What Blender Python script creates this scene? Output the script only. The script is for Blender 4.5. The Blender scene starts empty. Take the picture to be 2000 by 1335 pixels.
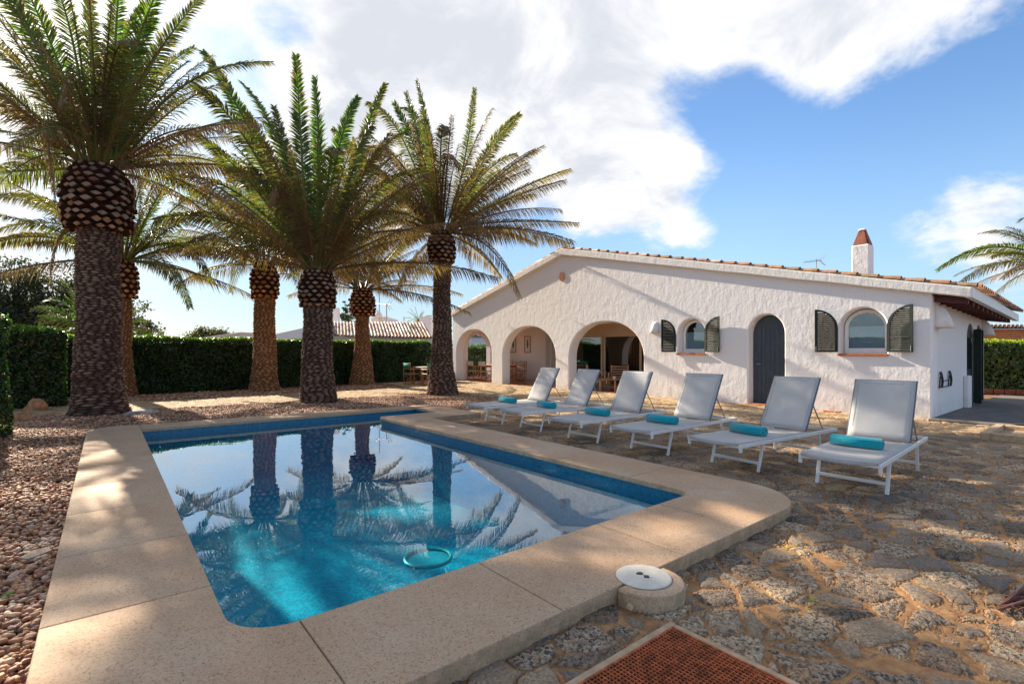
import bpy, bmesh, math, random
import numpy as np
from mathutils import Vector, Matrix, noise
random.seed(7)
rnd = random.random
def U(a, b): return a + (b - a) * rnd()
sc = bpy.context.scene
COL = sc.collection
pi = math.pi

# ---------------------------------------------------------------- camera
CAM_H = 1.4; FPX = 977.5; YAW = math.radians(39.05)
FW = (math.sin(YAW), math.cos(YAW)); RT = (math.cos(YAW), -math.sin(YAW))
cd = bpy.data.cameras.new("camera"); cam = bpy.data.objects.new("camera", cd); COL.objects.link(cam)
cam.location = (0, 0, CAM_H); cam.rotation_euler = (pi / 2, 0, -YAW)
cd.sensor_width = 36; cd.lens = FPX / 2000 * 36; cd.shift_y = (667.5 - 686) / 2000 * -1
cd.clip_end = 5000; cd.clip_start = 0.05
sc.camera = cam

def pdir(x, y):
    r = (x - 1000) / FPX
    return (FW[0] + r * RT[0], FW[1] + r * RT[1], (686 - y) / FPX)
def at(x, y, d):
    v = pdir(x, y); return Vector((v[0] * d, v[1] * d, CAM_H + v[2] * d))
def atX(x, y, X):
    v = pdir(x, y); t = X / v[0]; return Vector((X, v[1] * t, CAM_H + v[2] * t))

# ---------------------------------------------------------------- sun, sky, exposure
SUN_EL = math.radians(26.5); SUN_OFF = math.radians(-6.0)      # azimuth measured from +Y towards +X
sdir = Vector((math.sin(SUN_OFF) * math.cos(SUN_EL), math.cos(SUN_OFF) * math.cos(SUN_EL), math.sin(SUN_EL)))
sl = bpy.data.lights.new("sun", 'SUN'); so = bpy.data.objects.new("sun", sl); COL.objects.link(so)
sl.energy = 5.0; sl.angle = math.radians(0.6); sl.color = (1, 0.87, 0.70)
so.rotation_euler = sdir.to_track_quat('Z', 'Y').to_euler()
sc.view_settings.view_transform = 'Standard'; sc.view_settings.look = 'None'
sc.view_settings.exposure = 1.42; sc.view_settings.gamma = 1

class NG:
    """tiny node-graph helper"""
    def __init__(s, tree): s.t = tree; s.n = tree.nodes; s.l = tree.links
    def node(s, typ, **kw):
        n = s.n.new(typ)
        for k, v in kw.items():
            if k.startswith('i_'): s.set(n.inputs[k[2:].replace('_', ' ')], v)
            elif k.startswith('n_'): s.set(n.inputs[int(k[2:])], v)
            else: setattr(n, k, v)
        return n
    def set(s, sock, v):
        if isinstance(v, bpy.types.NodeSocket): s.l.new(v, sock)
        elif isinstance(v, bpy.types.Node): s.l.new(v.outputs[0], sock)
        else:
            if isinstance(v, (tuple, list)) and len(v) == 3 and sock.type == 'RGBA': v = (*v, 1)
            sock.default_value = v
    def math(s, op, a, b=0.0, c=0.0, clamp=False):
        n = s.n.new('ShaderNodeMath'); n.operation = op; n.use_clamp = clamp
        s.set(n.inputs[0], a); s.set(n.inputs[1], b); s.set(n.inputs[2], c); return n.outputs[0]
    def vmath(s, op, a, b=(0, 0, 0), out=0):
        n = s.n.new('ShaderNodeVectorMath'); n.operation = op
        s.set(n.inputs[0], a); s.set(n.inputs[1], b); return n.outputs[out]
    def scale(s, v, k):
        n = s.n.new('ShaderNodeVectorMath'); n.operation = 'SCALE'; s.set(n.inputs[0], v); n.inputs['Scale'].default_value = k; return n.outputs[0]
    def noise(s, vec, scale, detail=4, rough=0.55, col=False, dist=0.0):
        n = s.n.new('ShaderNodeTexNoise'); s.set(n.inputs['Vector'], vec)
        n.inputs['Scale'].default_value = scale; n.inputs['Detail'].default_value = detail
        n.inputs['Roughness'].default_value = rough; n.inputs['Distortion'].default_value = dist
        return n.outputs['Color' if col else 'Fac']
    def smooth(s, v, a, b, x=0.0, y=1.0):
        n = s.n.new('ShaderNodeMapRange'); n.interpolation_type = 'SMOOTHSTEP'
        s.set(n.inputs['Value'], v); s.set(n.inputs['From Min'], a); s.set(n.inputs['From Max'], b)
        s.set(n.inputs['To Min'], x); s.set(n.inputs['To Max'], y); return n.outputs[0]
    def mix(s, f, a, b, mode='MIX'):
        n = s.n.new('ShaderNodeMix'); n.data_type = 'RGBA'; n.blend_type = mode
        s.set(n.inputs[0], f); s.set(n.inputs[6], a); s.set(n.inputs[7], b); return n.outputs[2]
    def ramp(s, f, stops):
        n = s.n.new('ShaderNodeValToRGB'); s.set(n.inputs[0], f); e = n.color_ramp.elements
        while len(e) < len(stops): e.new(0.5)
        for i, (p, c) in enumerate(stops): e[i].position = p; e[i].color = (*c, 1)
        return n.outputs[0]

w = bpy.data.worlds.new("World"); sc.world = w; w.use_nodes = True; w.node_tree.nodes.clear()
g = NG(w.node_tree)
sky = g.node('ShaderNodeTexSky', sky_type='NISHITA'); sky.sun_disc = False
sky.sun_elevation = SUN_EL; sky.sun_rotation = SUN_OFF
sky.altitude = 20; sky.air_density = 1.0; sky.dust_density = 0.6; sky.ozone_density = 2.0
tc = g.node('ShaderNodeTexCoord'); D = tc.outputs['Generated']
sep = g.node('ShaderNodeSeparateXYZ', n_0=D)
zz = g.math('MAXIMUM', sep.outputs[2], 0.0)
# cloud layer: the direction is projected on a high flat layer, so clouds flatten towards the horizon
den = g.math('ADD', zz, 0.32)
cx_ = g.math('DIVIDE', sep.outputs[0], den); cy_ = g.math('DIVIDE', sep.outputs[1], den)
P = g.node('ShaderNodeCombineXYZ', n_0=cx_, n_1=cy_, n_2=0.0).outputs[0]
n1 = g.noise(P, 2.9, 9, 0.62, dist=0.35)
n2 = g.noise(P, 6.0, 6, 0.6)
blobs = [(900, 130, 22, .55), (1280, 20, 20, .55), (1560, 60, 13, .42), (1780, -10, 11, .38), (1270, 385, 8.5, .50), (1330, 372, 5, .4), (1400, 378, 4.5, .62), (1080, 300, 12, .5), (640, 120, 20, .5),
         (1960, 395, 5.5, .50), (1850, 432, 4.5, .50), (1735, 470, 3.5, .48), (600, -500, 34, .5), (1300, -500, 30, .5), (250, 350, 16, .3), (480, 560, 12, .12),
         (1550, 330, 9, -.42), (1750, 330, 9, -.42), (1450, 520, 9, -.4), (1620, 580, 9, -.4), (1960, 130, 9, -.45), (1560, 250, 6, -.2), (440, 60, 9, -.7), (1250, 215, 5, -.55), (1360, 270, 7, -.62), (1460, 310, 7, -.4), (560, 20, 3, -.4), (1130, 170, 3, -.3), (330, 200, 8, -.55), (950, 480, 8, -.7), (1150, 520, 8, -.6), (600, 560, 12, -.5), (400, 480, 10, -.4), (1450, 240, 5, -.35), (1000, 200, 8, .2)]
dens = g.math('MULTIPLY', g.math('SUBTRACT', n1, 0.5), 2.3)
dens = g.math('ADD', dens, g.math('MULTIPLY', g.math('SUBTRACT', n2, 0.5), 0.6))
for bx_, by_, ang, amp in blobs:
    v = Vector(pdir(bx_, by_)).normalized()
    dt = g.vmath('DOT_PRODUCT', D, tuple(v), out=1)
    dens = g.math('ADD', dens, g.smooth(dt, math.cos(math.radians(ang * 1.35)), math.cos(math.radians(ang * 0.25)), 0.0, amp * (0.82 if amp > 0 else 1.0)))
sd = g.vmath('DOT_PRODUCT', D, tuple(sdir), out=1)
dens = g.math('ADD', dens, g.smooth(sd, 0.75, 0.98, 0.0, 0.35))
bk = g.smooth(g.vmath('DOT_PRODUCT', D, (FW[0], FW[1], 0.0), out=1), 0.2, -0.3)
dens = g.math('ADD', dens, g.math('MULTIPLY', bk, 0.2))  # extra unseen cloud cover added behind the camera for warmer ambient light
cmask = g.smooth(g.math('ADD', dens, g.math('MULTIPLY', g.math('SUBTRACT', g.noise(P, 13.0, 6, 0.65), 0.5), 0.5)), 0.02, 0.78)
n3 = g.noise(P, 3.4, 7, 0.62, dist=0.4)
core = g.smooth(g.math('ADD', g.math('MULTIPLY', dens, 0.35), g.math('MULTIPLY', g.math('SUBTRACT', n3, 0.5), 3.6)), 0.0, 1.0)
ccol = g.mix(g.math('MULTIPLY', core, 0.95), (4.1, 4.12, 4.17), (2.75, 2.88, 3.15))
back = g.smooth(g.vmath('DOT_PRODUCT', D, (FW[0], FW[1], 0.0), out=1), 0.25, -0.5)      # brighter warm clouds added behind the camera to light the house
ccol = g.mix(g.math('MULTIPLY', back, 0.9), ccol, (5.2, 4.8, 4.3))
horizon = g.smooth(zz, 0.0, 0.42)
skyc = g.mix(1.0, sky.outputs[0], (0.62, 0.76, 0.88), 'MULTIPLY')
haze_c = g.mix(g.smooth(sd, 0.2, 0.95), (2.0, 2.75, 3.6), (2.4, 2.8, 3.25))
skyc = g.mix(g.math('MULTIPLY', g.math('SUBTRACT', 1.0, horizon), 0.62), skyc, haze_c)
skyc = g.mix(g.smooth(sd, 0.35, 0.95), skyc, g.mix(1.0, skyc, (0.62, 0.64, 0.66), 'MULTIPLY'))
tot = g.mix(cmask, skyc, ccol)
glow = g.math('POWER', g.math('MAXIMUM', sd, 0.0), 110.0)
tot = g.mix(glow, tot, (7.0, 6.8, 6.5))
bg = g.node('ShaderNodeBackground', i_Color=tot, i_Strength=0.10)
wo = g.node('ShaderNodeOutputWorld'); g.l.new(bg.outputs[0], wo.inputs[0])

# ---------------------------------------------------------------- helpers
def setp(o, **kw):
    for k, v in kw.items():
        if v is not None: o[k] = v
    return o
def empty(name, loc=(0, 0, 0), rz=0.0, label=None, category=None, group=None, kind=None):
    o = bpy.data.objects.new(name, None); COL.objects.link(o); o.location = loc; o.rotation_euler = (0, 0, rz)
    o.empty_display_size = 0.2
    return setp(o, label=label, category=category, group=group, kind=kind)

class MB:
    def __init__(s): s.v = []; s.f = []; s.c = []; s.mi = []; s.smooth = False
    def add(s, vs, fs, col=None, mi=0):
        b = len(s.v); s.v += [tuple(v) for v in vs]; s.f += [tuple(i + b for i in f) for f in fs]
        s.mi += [mi] * len(fs)
        s.c += [col if col else (1, 1, 1)] * len(vs)
        return b
    def box(s, a, b, col=None, mi=0, M=None, bev=0.0):
        x0, y0, z0 = a; x1, y1, z1 = b
        if x0 > x1: x0, x1 = x1, x0
        if y0 > y1: y0, y1 = y1, y0
        if z0 > z1: z0, z1 = z1, z0
        if bev > 0:
            e = min(bev, (x1 - x0) * .45, (y1 - y0) * .45, (z1 - z0) * .45)
            vs = []
            pts = []
            for zi, (z, k) in enumerate([(z0, e), (z0 + e, 0), (z1 - e, 0), (z1, e)]):
                ring = [(x0 + e, y0 + k), (x1 - e, y0 + k), (x1 - k, y0 + e), (x1 - k, y1 - e), (x1 - e, y1 - k), (x0 + e, y1 - k), (x0 + k, y1 - e), (x0 + k, y0 + e)]
                vs += [Vector((p[0], p[1], z)) for p in ring]
            fs = [tuple(range(7, -1, -1)), tuple(range(24, 32))]
            for r in range(3):
                for i in range(8):
                    j = (i + 1) % 8; fs.append((r * 8 + i, r * 8 + j, r * 8 + 8 + j, r * 8 + 8 + i))
        else:
            vs = [Vector(p) for p in ((x0, y0, z0), (x1, y0, z0), (x1, y1, z0), (x0, y1, z0), (x0, y0, z1), (x1, y0, z1), (x1, y1, z1), (x0, y1, z1))]
            fs = [(3, 2, 1, 0), (4, 5, 6, 7), (0, 1, 5, 4), (1, 2, 6, 5), (2, 3, 7, 6), (3, 0, 4, 7)]
        if M is not None: vs = [M @ v for v in vs]
        s.add(vs, fs, col, mi)
    def bar(s, p, q, w_, h_, col=None, mi=0, up=(0, 0, 1), bev=0.004):
        p = Vector(p); q = Vector(q); d = (q - p); L = d.length; d.normalize()
        u = Vector(up)
        if abs(d.dot(u)) > .98: u = Vector((1, 0, 0))
        y = u.cross(d).normalized(); z = d.cross(y)
        M = Matrix(((d.x, y.x, z.x, p.x), (d.y, y.y, z.y, p.y), (d.z, y.z, z.z, p.z), (0, 0, 0, 1)))
        s.box((0, -w_ / 2, -h_ / 2), (L, w_ / 2, h_ / 2), col, mi, M, bev)
    def tube(s, pts, r, n=8, col=None, mi=0, cap=True):
        pts = [Vector(p) for p in pts]; rs = r if isinstance(r, (list, tuple)) else [r] * len(pts)
        b = len(s.v); prev = None; vs = []
        for i, p in enumerate(pts):
            d = (pts[min(i + 1, len(pts) - 1)] - pts[max(i - 1, 0)]).normalized()
            if prev is None:
                a = Vector((0, 0, 1)) if abs(d.z) < .9 else Vector((1, 0, 0)); u = d.cross(a).normalized()
            else:
                u = (prev - d * prev.dot(d)).normalized()
            prev = u; v_ = d.cross(u)
            for k in range(n):
                an = 2 * pi * k / n; vs.append(p + (u * math.cos(an) + v_ * math.sin(an)) * rs[i])
        fs = []
        for i in range(len(pts) - 1):
            for k in range(n):
                k2 = (k + 1) % n; fs.append((i * n + k, i * n + k2, (i + 1) * n + k2, (i + 1) * n + k))
        if cap:
            fs.append(tuple(range(n - 1, -1, -1))); fs.append(tuple((len(pts) - 1) * n + k for k in range(n)))
        s.add(vs, fs, col, mi)
    def lathe(s, prof, n=24, o=(0, 0, 0), col=None, mi=0):
        vs = []; fs = []
        for r, z in prof:
            for k in range(n): a = 2 * pi * k / n; vs.append((o[0] + r * math.cos(a), o[1] + r * math.sin(a), o[2] + z))
        for i in range(len(prof) - 1):
            for k in range(n):
                k2 = (k + 1) % n; fs.append((i * n + k, i * n + k2, (i + 1) * n + k2, (i + 1) * n + k))
        fs.append(tuple(range(n - 1, -1, -1))); fs.append(tuple((len(prof) - 1) * n + k for k in range(n)))
        s.add(vs, fs, col, mi)
    def prism(s, poly, axis, a, b, col=None, mi=0):
        """extrude a 2D polygon along an axis; poly coords are the other two axes in xyz order"""
        def mk(p, t): return {'X': (t, p[0], p[1]), 'Y': (p[0], t, p[1]), 'Z': (p[0], p[1], t)}[axis]
        n = len(poly); vs = [mk(p, a) for p in poly] + [mk(p, b) for p in poly]
        fs = [tuple(range(n)), tuple(range(2 * n - 1, n - 1, -1))] + [(i, i + n, (i + 1) % n + n, (i + 1) % n) for i in range(n)]
        s.add(vs, fs, col, mi)
    def build(s, name, mats, parent=None, smooth=None, origin=None, fix=True, **props):
        me = bpy.data.meshes.new(name)
        vs = s.v
        if origin is not None:
            ox, oy, oz = origin; vs = [(v[0] - ox, v[1] - oy, v[2] - oz) for v in vs]
        me.from_pydata(vs, [], s.f)
        mats = mats if isinstance(mats, (list, tuple)) else [mats]
        for m in mats: me.materials.append(m)
        if any(s.mi): me.polygons.foreach_set('material_index', s.mi)
        if s.c and any(c != (1, 1, 1) for c in s.c):
            ca = me.color_attributes.new('Col', 'FLOAT_COLOR', 'POINT')
            arr = np.ones((len(s.v), 4), dtype=np.float32); arr[:, :3] = np.array(s.c, dtype=np.float32)
            ca.data.foreach_set('color', arr.ravel())
        if fix:
            bm = bmesh.new(); bm.from_mesh(me); bmesh.ops.recalc_face_normals(bm, faces=bm.faces); bm.to_mesh(me); bm.free()
        if smooth is True: me.shade_smooth()
        elif isinstance(smooth, float):
            me.shade_smooth(); me.set_sharp_from_angle(angle=math.radians(smooth))
        me.update()
        o = bpy.data.objects.new(name, me); COL.objects.link(o)
        if origin is not None: o.location = origin
        if parent is not None: o.parent = parent
        return setp(o, **props)

def np_mesh(name, V, Fq, mats, col=None, parent=None, smooth=True, **props):
    """fast mesh from numpy arrays; Fq is (n,k)"""
    me = bpy.data.meshes.new(name); n, k = Fq.shape
    me.vertices.add(len(V)); me.vertices.foreach_set('co', np.asarray(V, dtype=np.float32).ravel())
    me.loops.add(n * k); me.loops.foreach_set('vertex_index', Fq.astype(np.int32).ravel())
    me.polygons.add(n); me.polygons.foreach_set('loop_start', np.arange(0, n * k, k, dtype=np.int32))
    try: me.polygons.foreach_set('loop_total', np.full(n, k, dtype=np.int32))
    except Exception: pass
    me.update(calc_edges=True); me.validate()
    for m in (mats if isinstance(mats, (list, tuple)) else [mats]): me.materials.append(m)
    if col is not None:
        ca = me.color_attributes.new('Col', 'FLOAT_COLOR', 'POINT')
        arr = np.ones((len(V), 4), dtype=np.float32); arr[:, :3] = col
        ca.data.foreach_set('color', arr.ravel())
    if smooth: me.shade_smooth()
    o = bpy.data.objects.new(name, me); COL.objects.link(o)
    if parent is not None: o.parent = parent
    return setp(o, **props)

def copy_tree(o, parent=None):
    c = o.copy(); COL.objects.link(c)
    if parent is not None: c.parent = parent
    for ch in list(o.children): copy_tree(ch, c)
    return c

# ---------------------------------------------------------------- materials
def newmat(name):
    m = bpy.data.materials.new(name); m.use_nodes = True; m.node_tree.nodes.clear()
    gg = NG(m.node_tree); out = gg.node('ShaderNodeOutputMaterial'); bs = gg.node('ShaderNodeBsdfPrincipled')
    gg.l.new(bs.outputs[0], out.inputs[0]); gg.out = out; gg.bs = bs
    c = gg.node('ShaderNodeTexCoord'); gg.obj = c.outputs['Object']
    return m, gg
def bump(gg, h, strength=0.5, dist=0.01):
    b = gg.node('ShaderNodeBump', i_Height=h, i_Strength=strength, i_Distance=dist); gg.l.new(b.outputs[0], gg.bs.inputs['Normal']); return b
def simple(name, col, rough=0.6, var=0.12, scale=8.0, bmp=0.0, bscale=40.0, metal=0.0, bdist=0.004, spec=0.5, attr=False, coat=0.0):
    m, gg = newmat(name)
    n = gg.noise(gg.obj, scale, 5, 0.6)
    base = col
    if attr:
        a = gg.node('ShaderNodeAttribute', attribute_name='Col'); base = gg.mix(1.0, a.outputs['Color'], col, 'MULTIPLY')
    v = gg.smooth(n, 0.25, 0.75, 1 - var, 1 + var)
    c = gg.node('ShaderNodeCombineXYZ', n_0=v, n_1=v, n_2=v)
    cc = gg.mix(1.0, base, c.outputs[0], 'MULTIPLY')
    gg.set(gg.bs.inputs['Base Color'], cc); gg.bs.inputs['Roughness'].default_value = rough
    gg.bs.inputs['Metallic'].default_value = metal; gg.bs.inputs['Specular IOR Level'].default_value = spec
    gg.bs.inputs['Coat Weight'].default_value = coat
    if bmp: bump(gg, gg.noise(gg.obj, bscale, 4, 0.6), bmp, bdist)
    return m

def plaster(name, col, b1=1.0):
    m, gg = newmat(name)
    warp = gg.vmath('ADD', gg.obj, gg.scale(gg.noise(gg.obj, 3, 2, col=True), 0.15))
    a = gg.noise(warp, 4.5, 3, 0.5); b = gg.noise(warp, 15, 4, 0.6); c = gg.noise(gg.obj, 90, 3, 0.6)
    mp = gg.node('ShaderNodeMapping', n_0=warp); mp.inputs['Scale'].default_value = (7, 7, 2.2)
    d = gg.noise(mp.outputs[0], 1.6, 4, 0.6)
    h = gg.math('ADD', gg.math('MULTIPLY', a, 1.0), gg.math('MULTIPLY', b, 0.42))
    h = gg.math('ADD', h, gg.math('MULTIPLY', d, 0.6)); h = gg.math('ADD', h, gg.math('MULTIPLY', c, 0.03))
    bump(gg, h, 0.5 * b1, 0.018)
    st = gg.smooth(gg.noise(gg.obj, 1.3, 6, 0.7), 0.55, 0.8)
    z = gg.node('ShaderNodeSeparateXYZ', n_0=gg.obj).outputs[2]
    low = gg.math('MULTIPLY', gg.smooth(z, 0.45, 0.0), gg.smooth(gg.noise(gg.obj, 5, 5, 0.7), 0.35, 0.75))
    cc = gg.mix(gg.math('MULTIPLY', st, 0.25), col, tuple(x * 0.8 for x in col))
    cc = gg.mix(gg.math('MULTIPLY', low, 0.55), cc, (0.42, 0.33, 0.24))
    gg.set(gg.bs.inputs['Base Color'], cc); gg.bs.inputs['Roughness'].default_value = 0.9; gg.bs.inputs['Specular IOR Level'].default_value = 0.2
    return m
M_PL = plaster('white_plaster', (0.84, 0.805, 0.78))
M_PLS = plaster('smooth_plaster', (0.80, 0.755, 0.72), 0.35)
M_FAS = plaster('roof_edge_plaster', (0.80, 0.77, 0.72), 0.9)
M_NB = plaster('neighbour_plaster', (0.74, 0.76, 0.78), 0.3)
M_PINK = plaster('pink_plaster', (0.72, 0.60, 0.55), 0.3)

def mat_coping():
    m, gg = newmat('coping_stone')
    a = gg.noise(gg.obj, 1.1, 4, 0.6); b = gg.noise(gg.obj, 85, 4, 0.85); c = gg.noise(gg.obj, 6, 4, 0.65)
    base = gg.ramp(a, [(0.3, (0.46, 0.285, 0.16)), (0.55, (0.52, 0.355, 0.225)), (0.75, (0.57, 0.42, 0.285))])
    base = gg.mix(gg.smooth(c, 0.52, 0.75), base, (0.50, 0.32, 0.20)); 
    sp = gg.smooth(b, 0.54, 0.63); base = gg.mix(gg.math('MULTIPLY', sp, 0.9), base, (0.20, 0.10, 0.05))
    sp2 = gg.smooth(b, 0.42, 0.32); base = gg.mix(gg.math('MULTIPLY', sp2, 0.45), base, (0.74, 0.66, 0.56))
    sep = gg.node('ShaderNodeSeparateXYZ', n_0=gg.obj)
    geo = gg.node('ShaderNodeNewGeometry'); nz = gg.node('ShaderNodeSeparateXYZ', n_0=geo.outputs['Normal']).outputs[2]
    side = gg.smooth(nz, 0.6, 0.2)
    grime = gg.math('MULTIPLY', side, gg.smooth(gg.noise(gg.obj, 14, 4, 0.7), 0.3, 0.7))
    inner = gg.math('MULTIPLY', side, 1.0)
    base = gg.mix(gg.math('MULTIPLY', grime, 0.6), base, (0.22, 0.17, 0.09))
    blot = gg.smooth(gg.noise(gg.obj, 2.6, 3, 0.5), 0.66, 0.74); base = gg.mix(gg.math('MULTIPLY', blot, 0.35), base, (0.42, 0.26, 0.16))
    spot = gg.smooth(gg.noise(gg.obj, 22, 1, 0.4), 0.80, 0.84); base = gg.mix(spot, base, (0.14, 0.09, 0.06))
    gg.set(gg.bs.inputs['Base Color'], base); gg.bs.inputs['Roughness'].default_value = 0.82; gg.bs.inputs['Specular IOR Level'].default_value = 0.35
    bump(gg, b, 0.35, 0.0025); return m
M_COP = mat_coping()

def mat_patio():
    m, gg = newmat('crazy_paving')
    O = gg.obj
    wv = gg.vmath('ADD', O, gg.scale(gg.vmath('SUBTRACT', gg.noise(O, 3.2, 3, 0.6, col=True), (0.5, 0.5, 0.5)), 0.20))
    wv = gg.vmath('ADD', wv, gg.scale(gg.vmath('SUBTRACT', gg.noise(O, 14, 3, 0.6, col=True), (0.5, 0.5, 0.5)), 0.045))
    mp = gg.node('ShaderNodeMapping', n_0=wv); mp.inputs['Scale'].default_value = (1.0, 1.25, 0.001); mp.inputs['Rotation'].default_value = (0, 0, 0.5)
    vo = gg.node('ShaderNodeTexVoronoi', feature='DISTANCE_TO_EDGE', i_Vector=mp.outputs[0], i_Scale=3.9)
    vc = gg.node('ShaderNodeTexVoronoi', feature='F1', i_Vector=mp.outputs[0], i_Scale=3.9)
    sp = gg.node('ShaderNodeSeparateColor', n_0=vc.outputs['Color'])
    R, G, B = sp.outputs[0], sp.outputs[1], sp.outputs[2]
    gap = gg.math('ADD', 0.012, gg.math('MULTIPLY', gg.math('MULTIPLY', R, R), 0.085))
    gap = gg.math('ADD', gap, gg.math('MULTIPLY', gg.math('SUBTRACT', gg.noise(O, 30, 3, 0.6), 0.5), 0.06))
    dte = vo.outputs['Distance']
    mask = gg.smooth(gg.math('SUBTRACT', dte, gap), 0.0, 0.030)
    dome = gg.smooth(gg.math('SUBTRACT', dte, gap), 0.0, 0.16)
    # surface detail
    fine = gg.noise(O, 60, 5, 0.7); mid = gg.noise(O, 18, 5, 0.65); big = gg.noise(O, 0.9, 3, 0.5)
    pitn = gg.noise(O, 46, 3, 0.55, dist=0.6)
    rough_stone = gg.smooth(G, 0.25, 0.40)            # 1 = pitted limestone, 0 = smooth slab
    pit = gg.math('MULTIPLY', gg.smooth(pitn, 0.49, 0.37), rough_stone)
    pit2 = gg.math('MULTIPLY', gg.smooth(mid, 0.44, 0.34), rough_stone)
    grey = gg.ramp(B, [(0.0, (0.19, 0.165, 0.14)), (0.35, (0.32, 0.27, 0.22)), (0.7, (0.48, 0.41, 0.32)), (1.0, (0.60, 0.50, 0.37))])
    smoothc = gg.ramp(B, [(0.0, (0.19, 0.18, 0.18)), (0.5, (0.27, 0.235, 0.19)), (1.0, (0.34, 0.28, 0.21))])
    st = gg.mix(rough_stone, smoothc, grey)
    st = gg.mix(gg.smooth(fine, 0.35, 0.7), gg.mix(1.0, st, (0.62, 0.62, 0.65), 'MULTIPLY'), gg.mix(1.0, st, (1.4, 1.35, 1.28), 'MULTIPLY'))
    st = gg.mix(gg.math('MULTIPLY', gg.math('MAXIMUM', pit, pit2), 0.85), st, (0.045, 0.045, 0.05))
    mo = gg.mix(gg.smooth(mid, 0.35, 0.7), (0.32, 0.17, 0.08), (0.52, 0.32, 0.155))
    mo = gg.mix(gg.math('MULTIPLY', gg.smooth(gg.noise(O, 2.2, 4, 0.6), 0.56, 0.72), 0.55), mo, (0.34, 0.27, 0.06))
    mo = gg.mix(gg.math('MULTIPLY', gg.smooth(gg.noise(O, 3.1, 4, 0.6), 0.58, 0.7), 0.5), mo, (0.24, 0.16, 0.11))
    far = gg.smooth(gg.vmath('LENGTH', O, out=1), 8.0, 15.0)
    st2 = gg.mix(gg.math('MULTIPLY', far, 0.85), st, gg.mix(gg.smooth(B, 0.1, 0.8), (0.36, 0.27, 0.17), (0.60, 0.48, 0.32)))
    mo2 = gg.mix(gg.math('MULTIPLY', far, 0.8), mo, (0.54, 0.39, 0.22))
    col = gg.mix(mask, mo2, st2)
    dirt = gg.math('MULTIPLY', gg.smooth(gg.noise(O, 7, 6, 0.75), 0.45, 0.68), 0.62)
    col = gg.mix(dirt, col, (0.36, 0.23, 0.13))
    col = gg.mix(1.0, col, (0.86, 0.79, 0.70), 'MULTIPLY')
    gg.set(gg.bs.inputs['Base Color'], col); gg.bs.inputs['Roughness'].default_value = 0.85; gg.bs.inputs['Specular IOR Level'].default_value = 0.3
    crack = gg.math('SUBTRACT', 1.0, gg.smooth(gg.math('ABSOLUTE', gg.math('SUBTRACT', dte, gap)), 0.0, 0.02))
    h = gg.math('MULTIPLY', mask, 0.006)
    h = gg.math('ADD', h, gg.math('MULTIPLY', dome, 0.008))
    h = gg.math('ADD', h, gg.math('MULTIPLY', gg.math('MULTIPLY', mask, mid), 0.012))
    h = gg.math('SUBTRACT', h, gg.math('MULTIPLY', gg.math('MULTIPLY', mask, gg.math('MAXIMUM', pit, pit2)), 0.009))
    h = gg.math('ADD', h, gg.math('MULTIPLY', fine, 0.004))
    h = gg.math('SUBTRACT', h, gg.math('MULTIPLY', gg.math('MULTIPLY', crack, gg.smooth(gg.noise(O, 2.5, 2), 0.5, 0.6)), 0.006))
    h = gg.math('ADD', h, gg.math('MULTIPLY', big, 0.02))
    dn = gg.node('ShaderNodeDisplacement', i_Height=h, i_Midlevel=0.02, i_Scale=1.0)
    gg.l.new(dn.outputs[0], gg.out.inputs['Displacement'])
    m.displacement_method = 'BOTH'
    return m
M_PAT = mat_patio()

def mat_ground():
    m, gg = newmat('red_gravel_ground'); O = gg.obj
    v = gg.node('ShaderNodeTexVoronoi', feature='F1', i_Vector=O, i_Scale=24.0)
    sp = gg.node('ShaderNodeSeparateColor', n_0=v.outputs['Color'])
    c = gg.ramp(sp.outputs[0], [(0, (0.16, 0.07, 0.045)), (0.4, (0.30, 0.155, 0.09)), (0.75, (0.42, 0.25, 0.15)), (1, (0.55, 0.42, 0.31))])
    c = gg.mix(gg.smooth(v.outputs['Distance'], 0.35, 0.75), c, (0.10, 0.055, 0.035))
    big = gg.smooth(gg.noise(O, 0.6, 4, 0.6), 0.4, 0.65)
    c = gg.mix(gg.math('MULTIPLY', big, 0.35), c, (0.26, 0.13, 0.075))
    far = gg.smooth(gg.vmath('LENGTH', O, out=1), 45.0, 70.0)
    c = gg.mix(far, c, (0.16, 0.15, 0.08))
    gg.set(gg.bs.inputs['Base Color'], c); gg.bs.inputs['Roughness'].default_value = 0.9; gg.bs.inputs['Specular IOR Level'].default_value = 0.2
    bump(gg, gg.math('SUBTRACT', 1.0, v.outputs['Distance']), 1.0, 0.02)
    return m
M_GND = mat_ground()

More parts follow.
